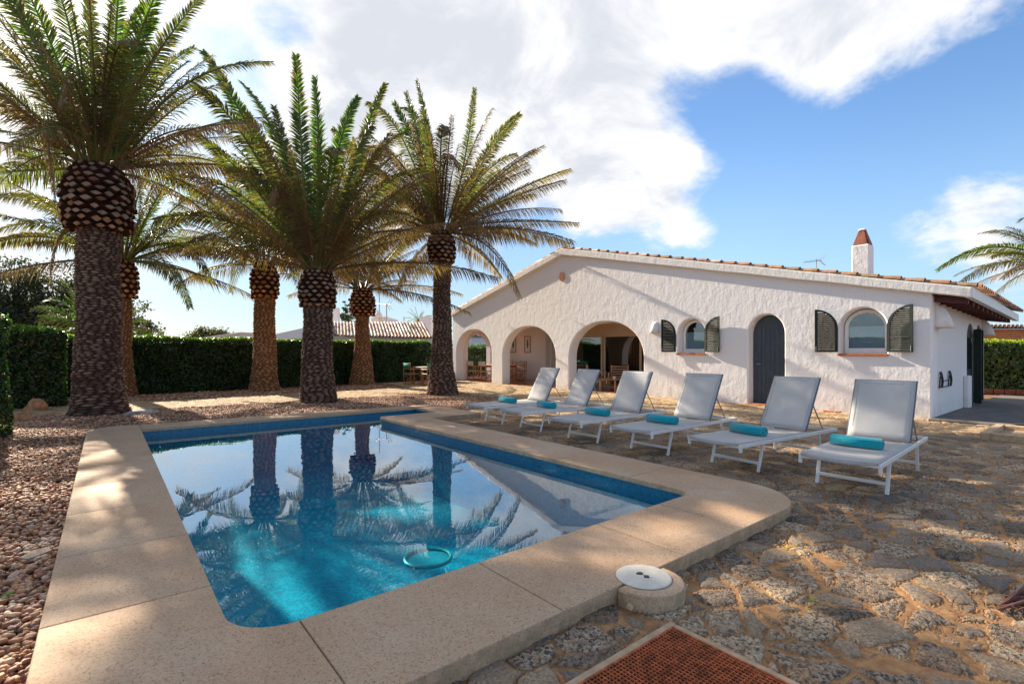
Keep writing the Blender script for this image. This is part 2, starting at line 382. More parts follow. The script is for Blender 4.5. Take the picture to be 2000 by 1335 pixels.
def mat_tile_pool():
    m, gg = newmat('pool_mosaic'); O = gg.obj
    mp = gg.node('ShaderNodeMapping', n_0=O); mp.inputs['Scale'].default_value = (1, 1, 1)
    s_ = 36.0
    sep = gg.node('ShaderNodeSeparateXYZ', n_0=O)
    def grid(c):
        f = gg.math('FRACT', gg.math('MULTIPLY', c, s_)); return gg.smooth(gg.math('ABSOLUTE', gg.math('SUBTRACT', f, 0.5)), 0.40, 0.47)
    geo = gg.node('ShaderNodeNewGeometry'); nn = gg.node('ShaderNodeSeparateXYZ', n_0=geo.outputs['True Normal'])
    ax = gg.smooth(gg.math('ABSOLUTE', nn.outputs[0]), 0.5, 0.6); ay = gg.smooth(gg.math('ABSOLUTE', nn.outputs[1]), 0.5, 0.6); az = gg.smooth(gg.math('ABSOLUTE', nn.outputs[2]), 0.5, 0.6)
    gx = gg.math('MULTIPLY', grid(sep.outputs[0]), gg.math('SUBTRACT', 1.0, ax)); gy = gg.math('MULTIPLY', grid(sep.outputs[1]), gg.math('SUBTRACT', 1.0, ay)); gz = gg.math('MULTIPLY', grid(sep.outputs[2]), gg.math('SUBTRACT', 1.0, az))
    gr = gg.math('MAXIMUM', gg.math('MAXIMUM', gx, gy), gz)
    sn = gg.vmath('FLOOR', gg.scale(O, s_)); wn = gg.node('ShaderNodeTexWhiteNoise', n_0=sn)
    c = gg.ramp(wn.outputs['Value'], [(0, (0.0, 0.17, 0.27)), (0.5, (0.0, 0.25, 0.37)), (1, (0.0, 0.36, 0.47))])
    c = gg.mix(gr, c, (0.005, 0.34, 0.50))
    c = gg.mix(gg.smooth(sep.outputs[2], -0.16, -0.12), c, gg.mix(1.0, c, (0.5, 0.42, 0.52), 'MULTIPLY'))   # shade of the waterline strip painted into the tile colour
    gg.set(gg.bs.inputs['Base Color'], c); gg.bs.inputs['Roughness'].default_value = 0.35
    return m
M_POOL = mat_tile_pool()

def schlick(gg, nrm, f0, p=5.0):
    geo = gg.node('ShaderNodeNewGeometry')
    c = gg.math('ABSOLUTE', gg.vmath('DOT_PRODUCT', geo.outputs['Incoming'], nrm, out=1))
    return gg.math('ADD', f0, gg.math('MULTIPLY', 1 - f0, gg.math('POWER', gg.math('SUBTRACT', 1.0, c, clamp=True), p)), clamp=True)
def mat_water():
    m, gg = newmat('pool_water'); gg.n.remove(gg.bs)
    n = gg.noise(gg.obj, 2.2, 2, 0.5); n2 = gg.noise(gg.obj, 9, 2, 0.5)
    h = gg.math('ADD', n, gg.math('MULTIPLY', n2, 0.12))
    b = gg.node('ShaderNodeBump', i_Height=h, i_Strength=0.05, i_Distance=0.02)
    fr = schlick(gg, b.outputs[0], 0.035, 3.7)
    gl = gg.node('ShaderNodeBsdfGlossy', i_Roughness=0.0, i_Color=(0.97, 1.0, 1.0), i_Normal=b.outputs[0])
    tr = gg.node('ShaderNodeBsdfTransparent', i_Color=(0.42, 0.95, 1.0))
    mx = gg.node('ShaderNodeMixShader'); gg.l.new(fr, mx.inputs[0]); gg.l.new(tr.outputs[0], mx.inputs[1]); gg.l.new(gl.outputs[0], mx.inputs[2])
    gg.l.new(mx.outputs[0], gg.out.inputs[0]); return m
M_WAT = mat_water()

def mat_glass(name='window_glass', tint=(0.75, 0.82, 0.85), ior=1.8):
    m, gg = newmat(name); gg.n.remove(gg.bs)
    b = gg.node('ShaderNodeBump', i_Height=gg.noise(gg.obj, 1.2, 1), i_Strength=0.05, i_Distance=0.02)
    fr = schlick(gg, b.outputs[0], ((ior - 1) / (ior + 1)) ** 2 * 1.6); gl = gg.node('ShaderNodeBsdfGlossy', i_Roughness=0.0, i_Normal=b.outputs[0])
    tr = gg.node('ShaderNodeBsdfTransparent', i_Color=tint)
    mx = gg.node('ShaderNodeMixShader'); gg.l.new(fr, mx.inputs[0]); gg.l.new(tr.outputs[0], mx.inputs[1]); gg.l.new(gl.outputs[0], mx.inputs[2])
    gg.l.new(mx.outputs[0], gg.out.inputs[0]); return m
M_GLS = mat_glass(); M_GLD = mat_glass('door_glass', (0.5, 0.56, 0.55), 2.1)

def mat_leaf(name, trans=0.35, rough=0.5, tcol=(0.55, 0.75, 0.15), spec=0.4):
    m, gg = newmat(name)
    a = gg.node('ShaderNodeAttribute', attribute_name='Col')
    n = gg.noise(gg.obj, 3.0, 3, 0.6); v = gg.smooth(n, 0.3, 0.7, 0.8, 1.2)
    c = gg.mix(1.0, a.outputs['Color'], gg.node('ShaderNodeCombineXYZ', n_0=v, n_1=v, n_2=v).outputs[0], 'MULTIPLY')
    gg.set(gg.bs.inputs['Base Color'], c); gg.bs.inputs['Roughness'].default_value = rough; gg.bs.inputs['Specular IOR Level'].default_value = spec
    tl = gg.node('ShaderNodeBsdfTranslucent'); gg.set(tl.inputs[0], gg.mix(1.0, c, tcol, 'MULTIPLY'))
    ad = gg.node('ShaderNodeMixShader'); ad.inputs[0].default_value = trans
    gg.l.new(gg.bs.outputs[0], ad.inputs[1]); gg.l.new(tl.outputs[0], ad.inputs[2]); gg.l.new(ad.outputs[0], gg.out.inputs[0])
    return m
M_FROND = mat_leaf('palm_leaf', 0.34, 0.45, (1.5, 2.3, 0.85), 0.3)
M_HEDGE = mat_leaf('hedge_leaf', 0.28, 0.38, (1.8, 2.3, 0.7), 0.4)
M_TREE = mat_leaf('tree_leaf', 0.25, 0.6, (1.5, 1.8, 0.7), 0.3)
M_BARK = simple('palm_bark', (1, 1, 1), 0.95, 0.25, 20, 0.6, 70, bdist=0.01, attr=True, spec=0.15)
M_STEM = simple('branch_bark', (0.10, 0.075, 0.055), 0.9, 0.2, 10, 0.4, 40)
M_PEB = simple('pebble_stone', (1, 1, 1), 0.7, 0.15, 60, 0.0, attr=True, spec=0.3)
M_ROCK = simple('orange_rock', (0.40, 0.20, 0.09), 0.9, 0.35, 9, 0.9, 25, bdist=0.02)
M_RUST = simple('rusty_iron', (0.38, 0.10, 0.032), 0.85, 0.6, 30, 0.6, 120, bdist=0.002)
M_CONC = simple('concrete', (0.47, 0.32, 0.19), 0.9, 0.2, 14, 0.5, 90, bdist=0.004)
M_LID = simple('white_plastic_lid', (0.56, 0.53, 0.46), 0.6, 0.12, 12, 0.2, 30)
M_ALU = simple('white_aluminium', (0.74, 0.72, 0.68), 0.38, 0.05, 9, 0.0, metal=0.0)
M_DKG = simple('dark_frame_strip', (0.11, 0.12, 0.14), 0.5, 0.1)
M_DOOR = simple('slate_blue_paint', (0.045, 0.058, 0.075), 0.45, 0.15, 6, 0.15, 30)
M_GRN = simple('dark_green_paint', (0.006, 0.018, 0.012), 0.65, 0.25, 14, 0.1, 40)
M_TERR = simple('terracotta', (0.44, 0.15, 0.06), 0.8, 0.3, 12, 0.5, 50)
M_TILE = simple('roof_tile', (1, 1, 1), 0.85, 0.35, 7, 0.7, 45, bdist=0.006, attr=True)
M_FLOOR = simple('porch_floor_tile', (0.17, 0.055, 0.032), 0.22, 0.25, 5, 0.05, 20)
M_WOOD = simple('teak_wood', (0.38, 0.14, 0.055), 0.45, 0.3, 12, 0.2, 60)
M_WOODL = simple('light_wood', (0.42, 0.21, 0.10), 0.5, 0.25, 12, 0.2, 60)
M_RAFT = simple('dark_red_wood', (0.085, 0.018, 0.015), 0.6, 0.3, 12, 0.3, 60)
M_BEAM = simple('orange_wood_beam', (0.42, 0.15, 0.035), 0.6, 0.3, 8, 0.3, 40)
M_CANV = simple('canvas_cream', (0.60, 0.50, 0.42), 0.9, 0.1, 20, 0.2, 120)
M_CANG = simple('canvas_green', (0.02, 0.26, 0.17), 0.85, 0.1, 20, 0.2, 120)
M_BLK = simple('black_metal', (0.015, 0.015, 0.015), 0.5, 0.1)
M_STEEL = simple('grey_steel', (0.35, 0.35, 0.36), 0.4, 0.1, metal=0.7)
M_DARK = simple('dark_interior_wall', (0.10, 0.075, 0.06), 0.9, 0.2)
M_BLIND = simple('roller_blind', (0.62, 0.66, 0.68), 0.8, 0.05)
M_PANEL = simple('beige_shutter_box', (0.55, 0.38, 0.25), 0.6, 0.05)
M_CEDGE = simple('concrete_path', (0.15, 0.125, 0.105), 0.9, 0.3, 4, 0.6, 60)
M_SHEET = simple('black_plastic_sheet', (0.02, 0.022, 0.02), 0.5, 0.2, 12, 0.8, 12, bdist=0.02)
M_BRICK = simple('brick_edging', (0.24, 0.07, 0.035), 0.9, 0.35, 12, 0.6, 60)
M_DRY = simple('dry_frond_brown', (0.13, 0.045, 0.03), 0.7, 0.3, 12, 0.3, 60)
M_GLEAF = simple('fresh_green_leaf', (0.12, 0.30, 0.02), 0.5, 0.2)
M_WSTONE = simple('pale_rock', (0.42, 0.38, 0.33), 0.9, 0.3, 10, 0.8, 30, bdist=0.02)
M_FLAG = simple('grey_flagstone', (0.27, 0.19, 0.13), 0.85, 0.3, 10, 0.6, 50)
M_RING = simple('pale_green_plastic', (0.06, 0.34, 0.32), 0.4, 0.1)
M_SHADE = simple('lamp_shade_cloth', (0.75, 0.55, 0.25), 0.8, 0.05)
M_WHITE = simple('white_paint', (0.78, 0.77, 0.74), 0.5, 0.05)

def mat_fabric():
    m, gg = newmat('sling_mesh_fabric'); O = gg.obj
    wv = gg.node('ShaderNodeTexWave', wave_type='BANDS', bands_direction='Y', i_Vector=O, i_Scale=90.0)
    n = gg.noise(O, 4, 4, 0.6); c = gg.mix(gg.smooth(n, 0.35, 0.7), (0.66, 0.645, 0.62), (0.75, 0.73, 0.70))
    c = gg.mix(gg.math('MULTIPLY', wv.outputs['Fac'], 0.12), c, (0.3, 0.3, 0.32))
    gg.set(gg.bs.inputs['Base Color'], c); gg.bs.inputs['Roughness'].default_value = 0.75; gg.bs.inputs['Specular IOR Level'].default_value = 0.3
    tl = gg.node('ShaderNodeBsdfTranslucent', i_Color=(0.85, 0.82, 0.78)); mx = gg.node('ShaderNodeMixShader'); mx.inputs[0].default_value = 0.42
    gg.l.new(gg.bs.outputs[0], mx.inputs[1]); gg.l.new(tl.outputs[0], mx.inputs[2]); gg.l.new(mx.outputs[0], gg.out.inputs[0])
    return m
M_FAB = mat_fabric()
M_SEAM = simple('seam_thread', (0.40, 0.40, 0.41), 0.8, 0.1)
def mat_towel():
    m, gg = newmat('turquoise_terry'); O = gg.obj
    n = gg.noise(O, 160, 3, 0.7); a = gg.noise(O, 9, 3, 0.6)
    c = gg.mix(gg.smooth(n, 0.3, 0.7), (0.0, 0.23, 0.30), (0.015, 0.42, 0.48)); c = gg.mix(gg.math('MULTIPLY', gg.smooth(a, 0.4, 0.7), 0.3), c, (0.0, 0.30, 0.36))
    gg.set(gg.bs.inputs['Base Color'], c); gg.bs.inputs['Roughness'].default_value = 0.95; gg.bs.inputs['Sheen Weight'].default_value = 0.4
    gg.bs.inputs['Specular IOR Level'].default_value = 0.1
    bump(gg, n, 0.6, 0.006); return m
M_TOW = mat_towel()

# ================================================================ SETTING
PX0, PX1, PY0, PY1 = 0.46, 4.24, 2.56, 10.50        # pool opening
AX1, AY0 = 5.60, 9.50                                # alcove of the L
OX0, OX1, OY0, OY1 = -0.25, 5.01, 1.80, 11.22        # coping outer edge
AOX1, AOY0 = 6.24, 8.76
def in_coping(x, y, e=0.05):
    if OX0 + e < x < OX1 - e and OY0 + e < y < OY1 - e:
        # the big rounded corners are left covered by the ground
        cx, cy, r = OX1 - 0.62, OY0 + 0.62, 0.62 - e
        if x > cx and y < cy and (x - cx) ** 2 + (y - cy) ** 2 > r * r: return False
        return True
    return OX1 - 0.3 < x < AOX1 - e and AOY0 + e < y < OY1 - 0.1 - e
GR = (1.30, 2.206, 0.50, 1.438)     # grate
def wob(x, y, s=1.0): return noise.noise(Vector((x * s, y * s, 3.3)))
def in_patio(x, y):
    n = 0.35 * wob(x, y, 0.7) + 0.12 * wob(x, y, 4)
    if y < 1.95 and x > -0.35: return True
    if x > 4.8 and y < 10.2 + n: return True
    if x > 9.3 + n and y < 21: return True
    if 14.7 + n < y < 17.6 + n: return True
    return False

def lines(segs):
    out = []
    for a, b, s in segs:
        n = max(1, int(round((b - a) / s))); out += [a + (b - a) * i / n for i in range(n)]
    out.append(segs[-1][1]); return np.array(out)
def grid_sheet(name, xs, ys, z, keep, mat, **props):
    nx, ny = len(xs), len(ys)
    X, Y = np.meshgrid(xs, ys); V = np.stack([X.ravel(), Y.ravel(), np.full(X.size, z)], 1)
    cxs = (xs[:-1] + xs[1:]) / 2; cys = (ys[:-1] + ys[1:]) / 2
    fs = []
    for j in range(ny - 1):
        yy = cys[j]
        for i in range(nx - 1):
            if keep(cxs[i], yy):
                a = j * nx + i; fs.append((a, a + 1, a + nx + 1, a + nx))
    Fq = np.array(fs); used = np.unique(Fq); remap = np.full(len(V), -1); remap[used] = np.arange(len(used))
    return np_mesh(name, V[used], remap[Fq], mat, smooth=True, **props)

gb = np.array([-400, -60, -20, -6, -0.2, 0.5, 4.96, 6.1, 14, 22, 60, 400.]); gy = np.array([-400, -60, -10, 1.9, 8.85, 11.1, 14, 22, 60, 200, 600.])
def keep_ground(x, y):
    if -0.2 < x < 4.96 and 1.9 < y < 11.1: return False
    if 4.9 < x < 6.1 and 8.85 < y < 11.1: return False
    return True
gxs = np.unique(np.concatenate([gb, [1.25, 2.26]])); gys = np.unique(np.concatenate([gy, [0.44, 1.50]]))
grid_sheet('ground', gxs, gys, -0.035, lambda x, y: keep_ground(x, y) and not (1.25 < x < 2.26 and 0.44 < y < 1.50), M_GND, kind='structure', label='reddish gravel and earth ground spreading under the garden')
def patio_keep(x, y):
    if in_coping(x, y): return False
    if GR[0] - 0.03 < x < GR[1] + 0.03 and GR[2] - 0.03 < y < GR[3] + 0.03: return False
    if x > 13.45 and 2.4 < y < 21.2: return False
    return in_patio(x, y)
grid_sheet('stone_patio', lines([(-3.0, 1.0, .08), (1.0, 6.0, .0135), (6.0, 10.0, .028), (10, 13.45, .05), (13.45, 20, .4)]),
           lines([(-5, -0.6, .10), (-0.6, 2.8, .0135), (2.8, 8.0, .028), (8, 21, .055)]), -0.008, patio_keep, M_PAT,
           kind='structure', label='crazy paving of grey pitted stones in orange mortar')

# concrete path at the right side of the house
mb = MB(); mb.box((13.0, -2.0, -0.03), (22.0, 2.57, 0.022)); mb.build('concrete_path', M_CEDGE, kind='structure', label='dark concrete path along the shaded side of the house')

# ---- pool shell
def arc(cx, cy, r, a0, a1, n=10):
    return [(cx + r * math.cos(math.radians(a0 + (a1 - a0) * i / n)), cy + r * math.sin(math.radians(a0 + (a1 - a0) * i / n))) for i in range(n + 1)]
def pool_outline(o):
    """pool opening moved outwards by o, clockwise rounded corners"""
    pts = []
    pts += arc(PX0 + .27, PY0 + .27, .27 + o, 180, 270)
    pts += arc(PX1 - .16, PY0 + .16, .16 + o, 270, 360)
    pts += [(PX1 + o, AY0 - .14)] + arc(PX1 + .14, AY0 - .14 - 0.0, max(.14 - o, .02), 180, 90, 6)[1:]
    pts += [(AX1 + o, AY0 - o), (AX1 + o, PY1 + o), (PX0 - o, PY1 + o)]
    return pts
POOL_Z = -1.0
def ring_wall(mb, poly, z0, z1):
    n = len(poly); mb.add([(p[0], p[1], z0) for p in poly] + [(p[0], p[1], z1) for p in poly], [(i, (i + 1) % n, n + (i + 1) % n, n + i) for i in range(n)])
mb = MB(); po = pool_outline(0.02); ring_wall(mb, po, POOL_Z, 0.041)
bm_ = MB()
n = len(po)
pool = empty('swimming_pool', (2.3, 6.5, 0), kind='structure'); pool['label'] = 'blue mosaic swimming pool basin'
def fill_poly(name, poly, z, mat, parent=None, loc=None, **props):
    bm = bmesh.new(); vs = [bm.verts.new((p[0], p[1], z)) for p in poly]
    es = [bm.edges.new((vs[i], vs[(i + 1) % len(vs)])) for i in range(len(vs))]
    bmesh.ops.triangle_fill(bm, edges=es, use_beauty=True)
    bmesh.ops.recalc_face_normals(bm, faces=bm.faces)
    if sum(f.normal.z for f in bm.faces) < 0: bmesh.ops.reverse_faces(bm, faces=bm.faces)
    me = bpy.data.meshes.new(name); bm.to_mesh(me); bm.free(); me.materials.append(mat)
    o = bpy.data.objects.new(name, me); COL.objects.link(o)
    if parent: o.parent = parent; o.matrix_parent_inverse = parent.matrix_world.inverted()
    return setp(o, **props)
bpy.context.view_layer.update()
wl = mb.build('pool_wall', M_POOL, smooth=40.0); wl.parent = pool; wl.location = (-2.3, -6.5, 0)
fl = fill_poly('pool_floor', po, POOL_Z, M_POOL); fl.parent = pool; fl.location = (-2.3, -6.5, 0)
# steps in the alcove
mb = MB(); 
for i in range(4): mb.box((4.45 + .28 * i, AY0 - .015, POOL_Z + .01), (AX1 + .015, PY1 + .015, -.85 + .2 * i - 0.002 * i))
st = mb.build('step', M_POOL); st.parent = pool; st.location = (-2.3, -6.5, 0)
fill_poly('water', pool_outline(0.015), -0.045, M_WAT, kind='structure', label='still blue pool water mirroring palms and sky')

# ---- coping slabs
def slab(mb, poly, z0=-0.03, z1=0.09, b=0.010, inner=None):
    """chamfered slab; the polygon is shrunk by 2 mm so joints show as dark lines"""
    c = Vector((sum(p[0] for p in poly) / len(poly), sum(p[1] for p in poly) / len(poly)))
    n = len(poly); area = sum(poly[i][0] * poly[(i + 1) % n][1] - poly[(i + 1) % n][0] * poly[i][1] for i in range(n))
    if area < 0: poly = poly[::-1]
    def off(d):
        out = []
        for i in range(n):
            p0 = Vector(poly[i - 1]); p1 = Vector(poly[i]); p2 = Vector(poly[(i + 1) % n])
            a = (p1 - p0).normalized(); bb = (p2 - p1).normalized(); na = Vector((-a.y, a.x)); nb = Vector((-bb.y, bb.x))
            m = (na + nb); k = max(m.length_squared, .5); out.append(p1 + m * (2 * d / k) * 0.5 * 1.0 if False else p1 + m * (d * 2 / k))
        return out
    rings = [(off(.0010), z0), (off(.0010), z1 - b), (off(.0018 + b * .3), z1 - b * .3), (off(.0018 + b), z1)]
    vs = []; fs = []
    for r, z in rings: vs += [(p.x, p.y, z) for p in r]
    for k in range(3):
        for i in range(n): j = (i + 1) % n; fs.append((k * n + i, k * n + j, k * n + n + j, k * n + n + i))
    fs.append(tuple(3 * n + i for i in range(n))); fs.append(tuple(range(n - 1, -1, -1)))
    mb.add(vs, fs)
cop = empty('pool_coping', (0, 0, 0)); setp(cop, label='pale sandstone slab border running around the whole pool', category='pool edge')
cmb = MB()
def rect(a, b, c, d): return [(a, c), (b, c), (b, d), (a, d)]
Zlo = 0.040   # underside of slabs; a bed wall carries the outer side
sl_ = []
# left run
ys = [3.25, 4.28, 5.36, 6.42, 7.48, 8.56, 9.6]
for a, b in zip(ys[:-1], ys[1:]): sl_.append(rect(OX0, PX0, a, b))
sl_.append([(OX0, 9.6), (PX0, 9.6), (PX0, PY1)] + [(PX0, OY1)] + arc(OX0 + .42, OY1 - .42, .42, 90, 180, 8))
# near-left corner
sl_.append([(OX0, 3.25)] + arc(OX0 + .35, OY0 + .35, .35, 180, 270, 8) + [(.735, OY0), (.735, PY0)] + arc(PX0 + .27, PY0 + .27, .27, 270, 180, 8)[1:] + [(PX0, 3.25)])
xs = [.735, 1.80, 2.90, 3.70]
for a, b in zip(xs[:-1], xs[1:]): sl_.append(rect(a, b, OY0, PY0))
# near-right corner
sl_.append([(3.70, OY0)] + arc(OX1 - .62, OY0 + .62, .62, 270, 360, 12) + [(OX1, 3.30), (PX1, 3.30)] + arc(PX1 - .16, PY0 + .16, .16, 0, -90, 8) + [(3.70, PY0)])
ys = [3.30, 4.4, 5.5, 6.6, 7.7, AOY0]
for a, b in zip(ys[:-1], ys[1:]): sl_.append(rect(PX1, OX1, a, b))
sl_.append([(PX1, AOY0), (OX1, AOY0), (OX1, AY0)] + arc(PX1 + .14, AY0 - .14, .14, 90, 180, 6))
sl_.append(rect(OX1, AX1, AOY0, AY0)); sl_.append(rect(AX1, AOX1, AOY0, AY0)); sl_.append(rect(AX1, AOX1, AY0, PY1)); sl_.append([(AX1, PY1), (AOX1, PY1), (AOX1, OY1 - .35), (AX1, OY1 - .22)])
xs = [PX0, 1.5, 2.55, 3.6, 4.6, AX1]
for i, (a, b) in enumerate(zip(xs[:-1], xs[1:])):
    ya = OY1 - .22 * max(0, (a - 0.4)) / 5.2; yb = OY1 - .22 * max(0, (b - 0.4)) / 5.2
    sl_.append([(a, PY1), (b, PY1), (b, yb), (a, ya)])
for p in sl_: slab(cmb, p, Zlo)
# bed under slabs on the outer side
o1 = cmb.build('slab', M_COP, cop, smooth=30.0)
bed = MB()
def ribbon(mb, pts, z0, z1, t=0.3):
    n = len(pts)
    for i in range(n - 1):
        p = Vector(pts[i]); q = Vector(pts[i + 1]); d = (q - p).normalized(); nn = Vector((-d.y, d.x))
        mb.add([(p.x, p.y, z0), (q.x, q.y, z0), (q.x, q.y, z1), (p.x, p.y, z1), (p.x + nn.x * .02, p.y + nn.y * .02, z0), (q.x + nn.x * .02, q.y + nn.y * .02, z0), (q.x + nn.x * .02, q.y + nn.y * .02, z1), (p.x + nn.x * .02, p.y + nn.y * .02, z1)],
               [(0, 1, 2, 3), (7, 6, 5, 4), (0, 4, 5, 1), (3, 2, 6, 7), (0, 3, 7, 4), (1, 5, 6, 2)])
e = .006
outl = [(OX0 + e, OY1 - .4), (OX0 + e, OY0 + .4)] + arc(OX0 + .35, OY0 + .35, .35 - e, 180, 270, 8) + arc(OX1 - .62, OY0 + .62, .62 - e, 270, 360, 12) + [(OX1 - e, AOY0 + e), (AOX1 - e, AOY0 + e), (AOX1 - e, OY1 - .35)]
ribbon(bed, outl, -0.05, 0.043); bed.build('slab_bed', M_COP, cop)

# skimmer drum with lid
dr = empty('skimmer_drum', (2.43, 1.78, 0), label='round concrete skimmer housing beside the pool corner', category='skimmer')
mb = MB(); poly = [(2.215, OY0 - .003), (2.215, 1.76)] + arc(2.43, 1.76, .215, 180, 360, 24) + [(2.645, OY0 - .003)]
slab(mb, poly, -0.04, 0.088, 0.02); mb.v = [(v[0] - 2.43, v[1] - 1.78, v[2]) for v in mb.v]; mb.build('concrete_ring', M_COP, dr, smooth=30.0)
mb = MB(); mb.lathe([(.158, .0865), (.158, .0935), (.155, .096), (.148, .0965), (.02, .0975), (.001, .098)], 48); mb.build('lid', M_LID, dr, smooth=40.0)
mb = MB(); mb.lathe([(.016, .0975), (.016, .1015), (.012, .102)], 12, o=(.006, .028, 0)); mb.lathe([(.02, .0975), (.02, .101), (.014, .102)], 4, o=(.0, -.02, 0)); mb.lathe([(.006, .0975), (.006, .103)], 8, o=(-.012, .036, 0)); mb.build('lid_screw', M_BLK, dr)
mb = MB(); mb.lathe([(.158, .0862), (.163, .0862), (.163, .0902), (.158, .0902)], 48); mb.build('lid_rim', M_FLAG, dr)

# round drain on the pool floor
mb = MB(); 
prof = [(.20, 0.0), (.225, 0.0), (.228, .02), (.215, .03), (.20, .022)]
n = 48; vs = []; fs = []
for r, z in prof:
    for k in range(n): a = 2 * pi * k / n; vs.append((r * math.cos(a), r * math.sin(a), z))
for i in range(5):
    for k in range(n): fs.append((i * n + k, i * n + (k + 1) % n, ((i + 1) % 5) * n + (k + 1) % n, ((i + 1) % 5) * n + k))
fr_ = empty('pool_strainer', (2.35, 4.15, -0.55), label='pale green round pool strainer ring under the water', category='strainer')
mb.add(vs, fs); mb.build('ring', M_RING, fr_, smooth=50.0)
mb = MB(); mb.lathe([(.200, -.002), (.198, .006), (.10, .001), (.001, -.003)], 40); mb.build('mesh_panel', simple('green_mesh', (0.0, 0.28, 0.36), 0.5), fr_)

# grate
gt = empty('drain_grate', (1.753, .969, 0), label='rusty iron grate set in a concrete frame in the foreground', category='grate')
hx = (GR[1] - GR[0]) / 2; hy = (GR[3] - GR[2]) / 2
mb = MB(); x = -hx + .01
while x < hx - .01: mb.box((x, -hy, -.016), (x + .0045, hy, .016), None, 0, None, .001); x += .021
mb.build('bearing_bar', M_RUST, gt)
mb = MB(); y = -hy + .01
while y < hy - .01: mb.box((-hx, y, -.012), (hx, y + .004, .0135), None, 0, None, .0008); y += .019
mb.build('cross_bar', M_RUST, gt)
mb = MB()
for a in ((-hx - .012, -hy - .012, hx + .012, -hy), (-hx - .012, hy, hx + .012, hy + .012), (-hx - .012, -hy, -hx, hy), (hx, -hy, hx + .012, hy)): mb.box((a[0], a[1], -.02), (a[2], a[3], .018), None, 0, None, .002)
mb.build('iron_rim', M_RUST, gt)
mb = MB(); o_ = .012; w_ = .040
for a in ((-hx - o_ - w_, -hy - o_ - w_, hx + o_ + w_, -hy - o_), (-hx - o_ - w_, hy + o_, hx + o_ + w_, hy + o_ + w_), (-hx - o_ - w_, -hy - o_, -hx - o_, hy + o_), (hx + o_, -hy - o_, hx + o_ + w_, hy + o_)): mb.box((a[0], a[1], -.3), (a[2], a[3], .013), None, 0, None, .004)
mb.box((-hx - .06, -hy - .06, -.32), (hx + .06, hy + .06, -.3)); mb.build('concrete_frame', M_CONC, gt)

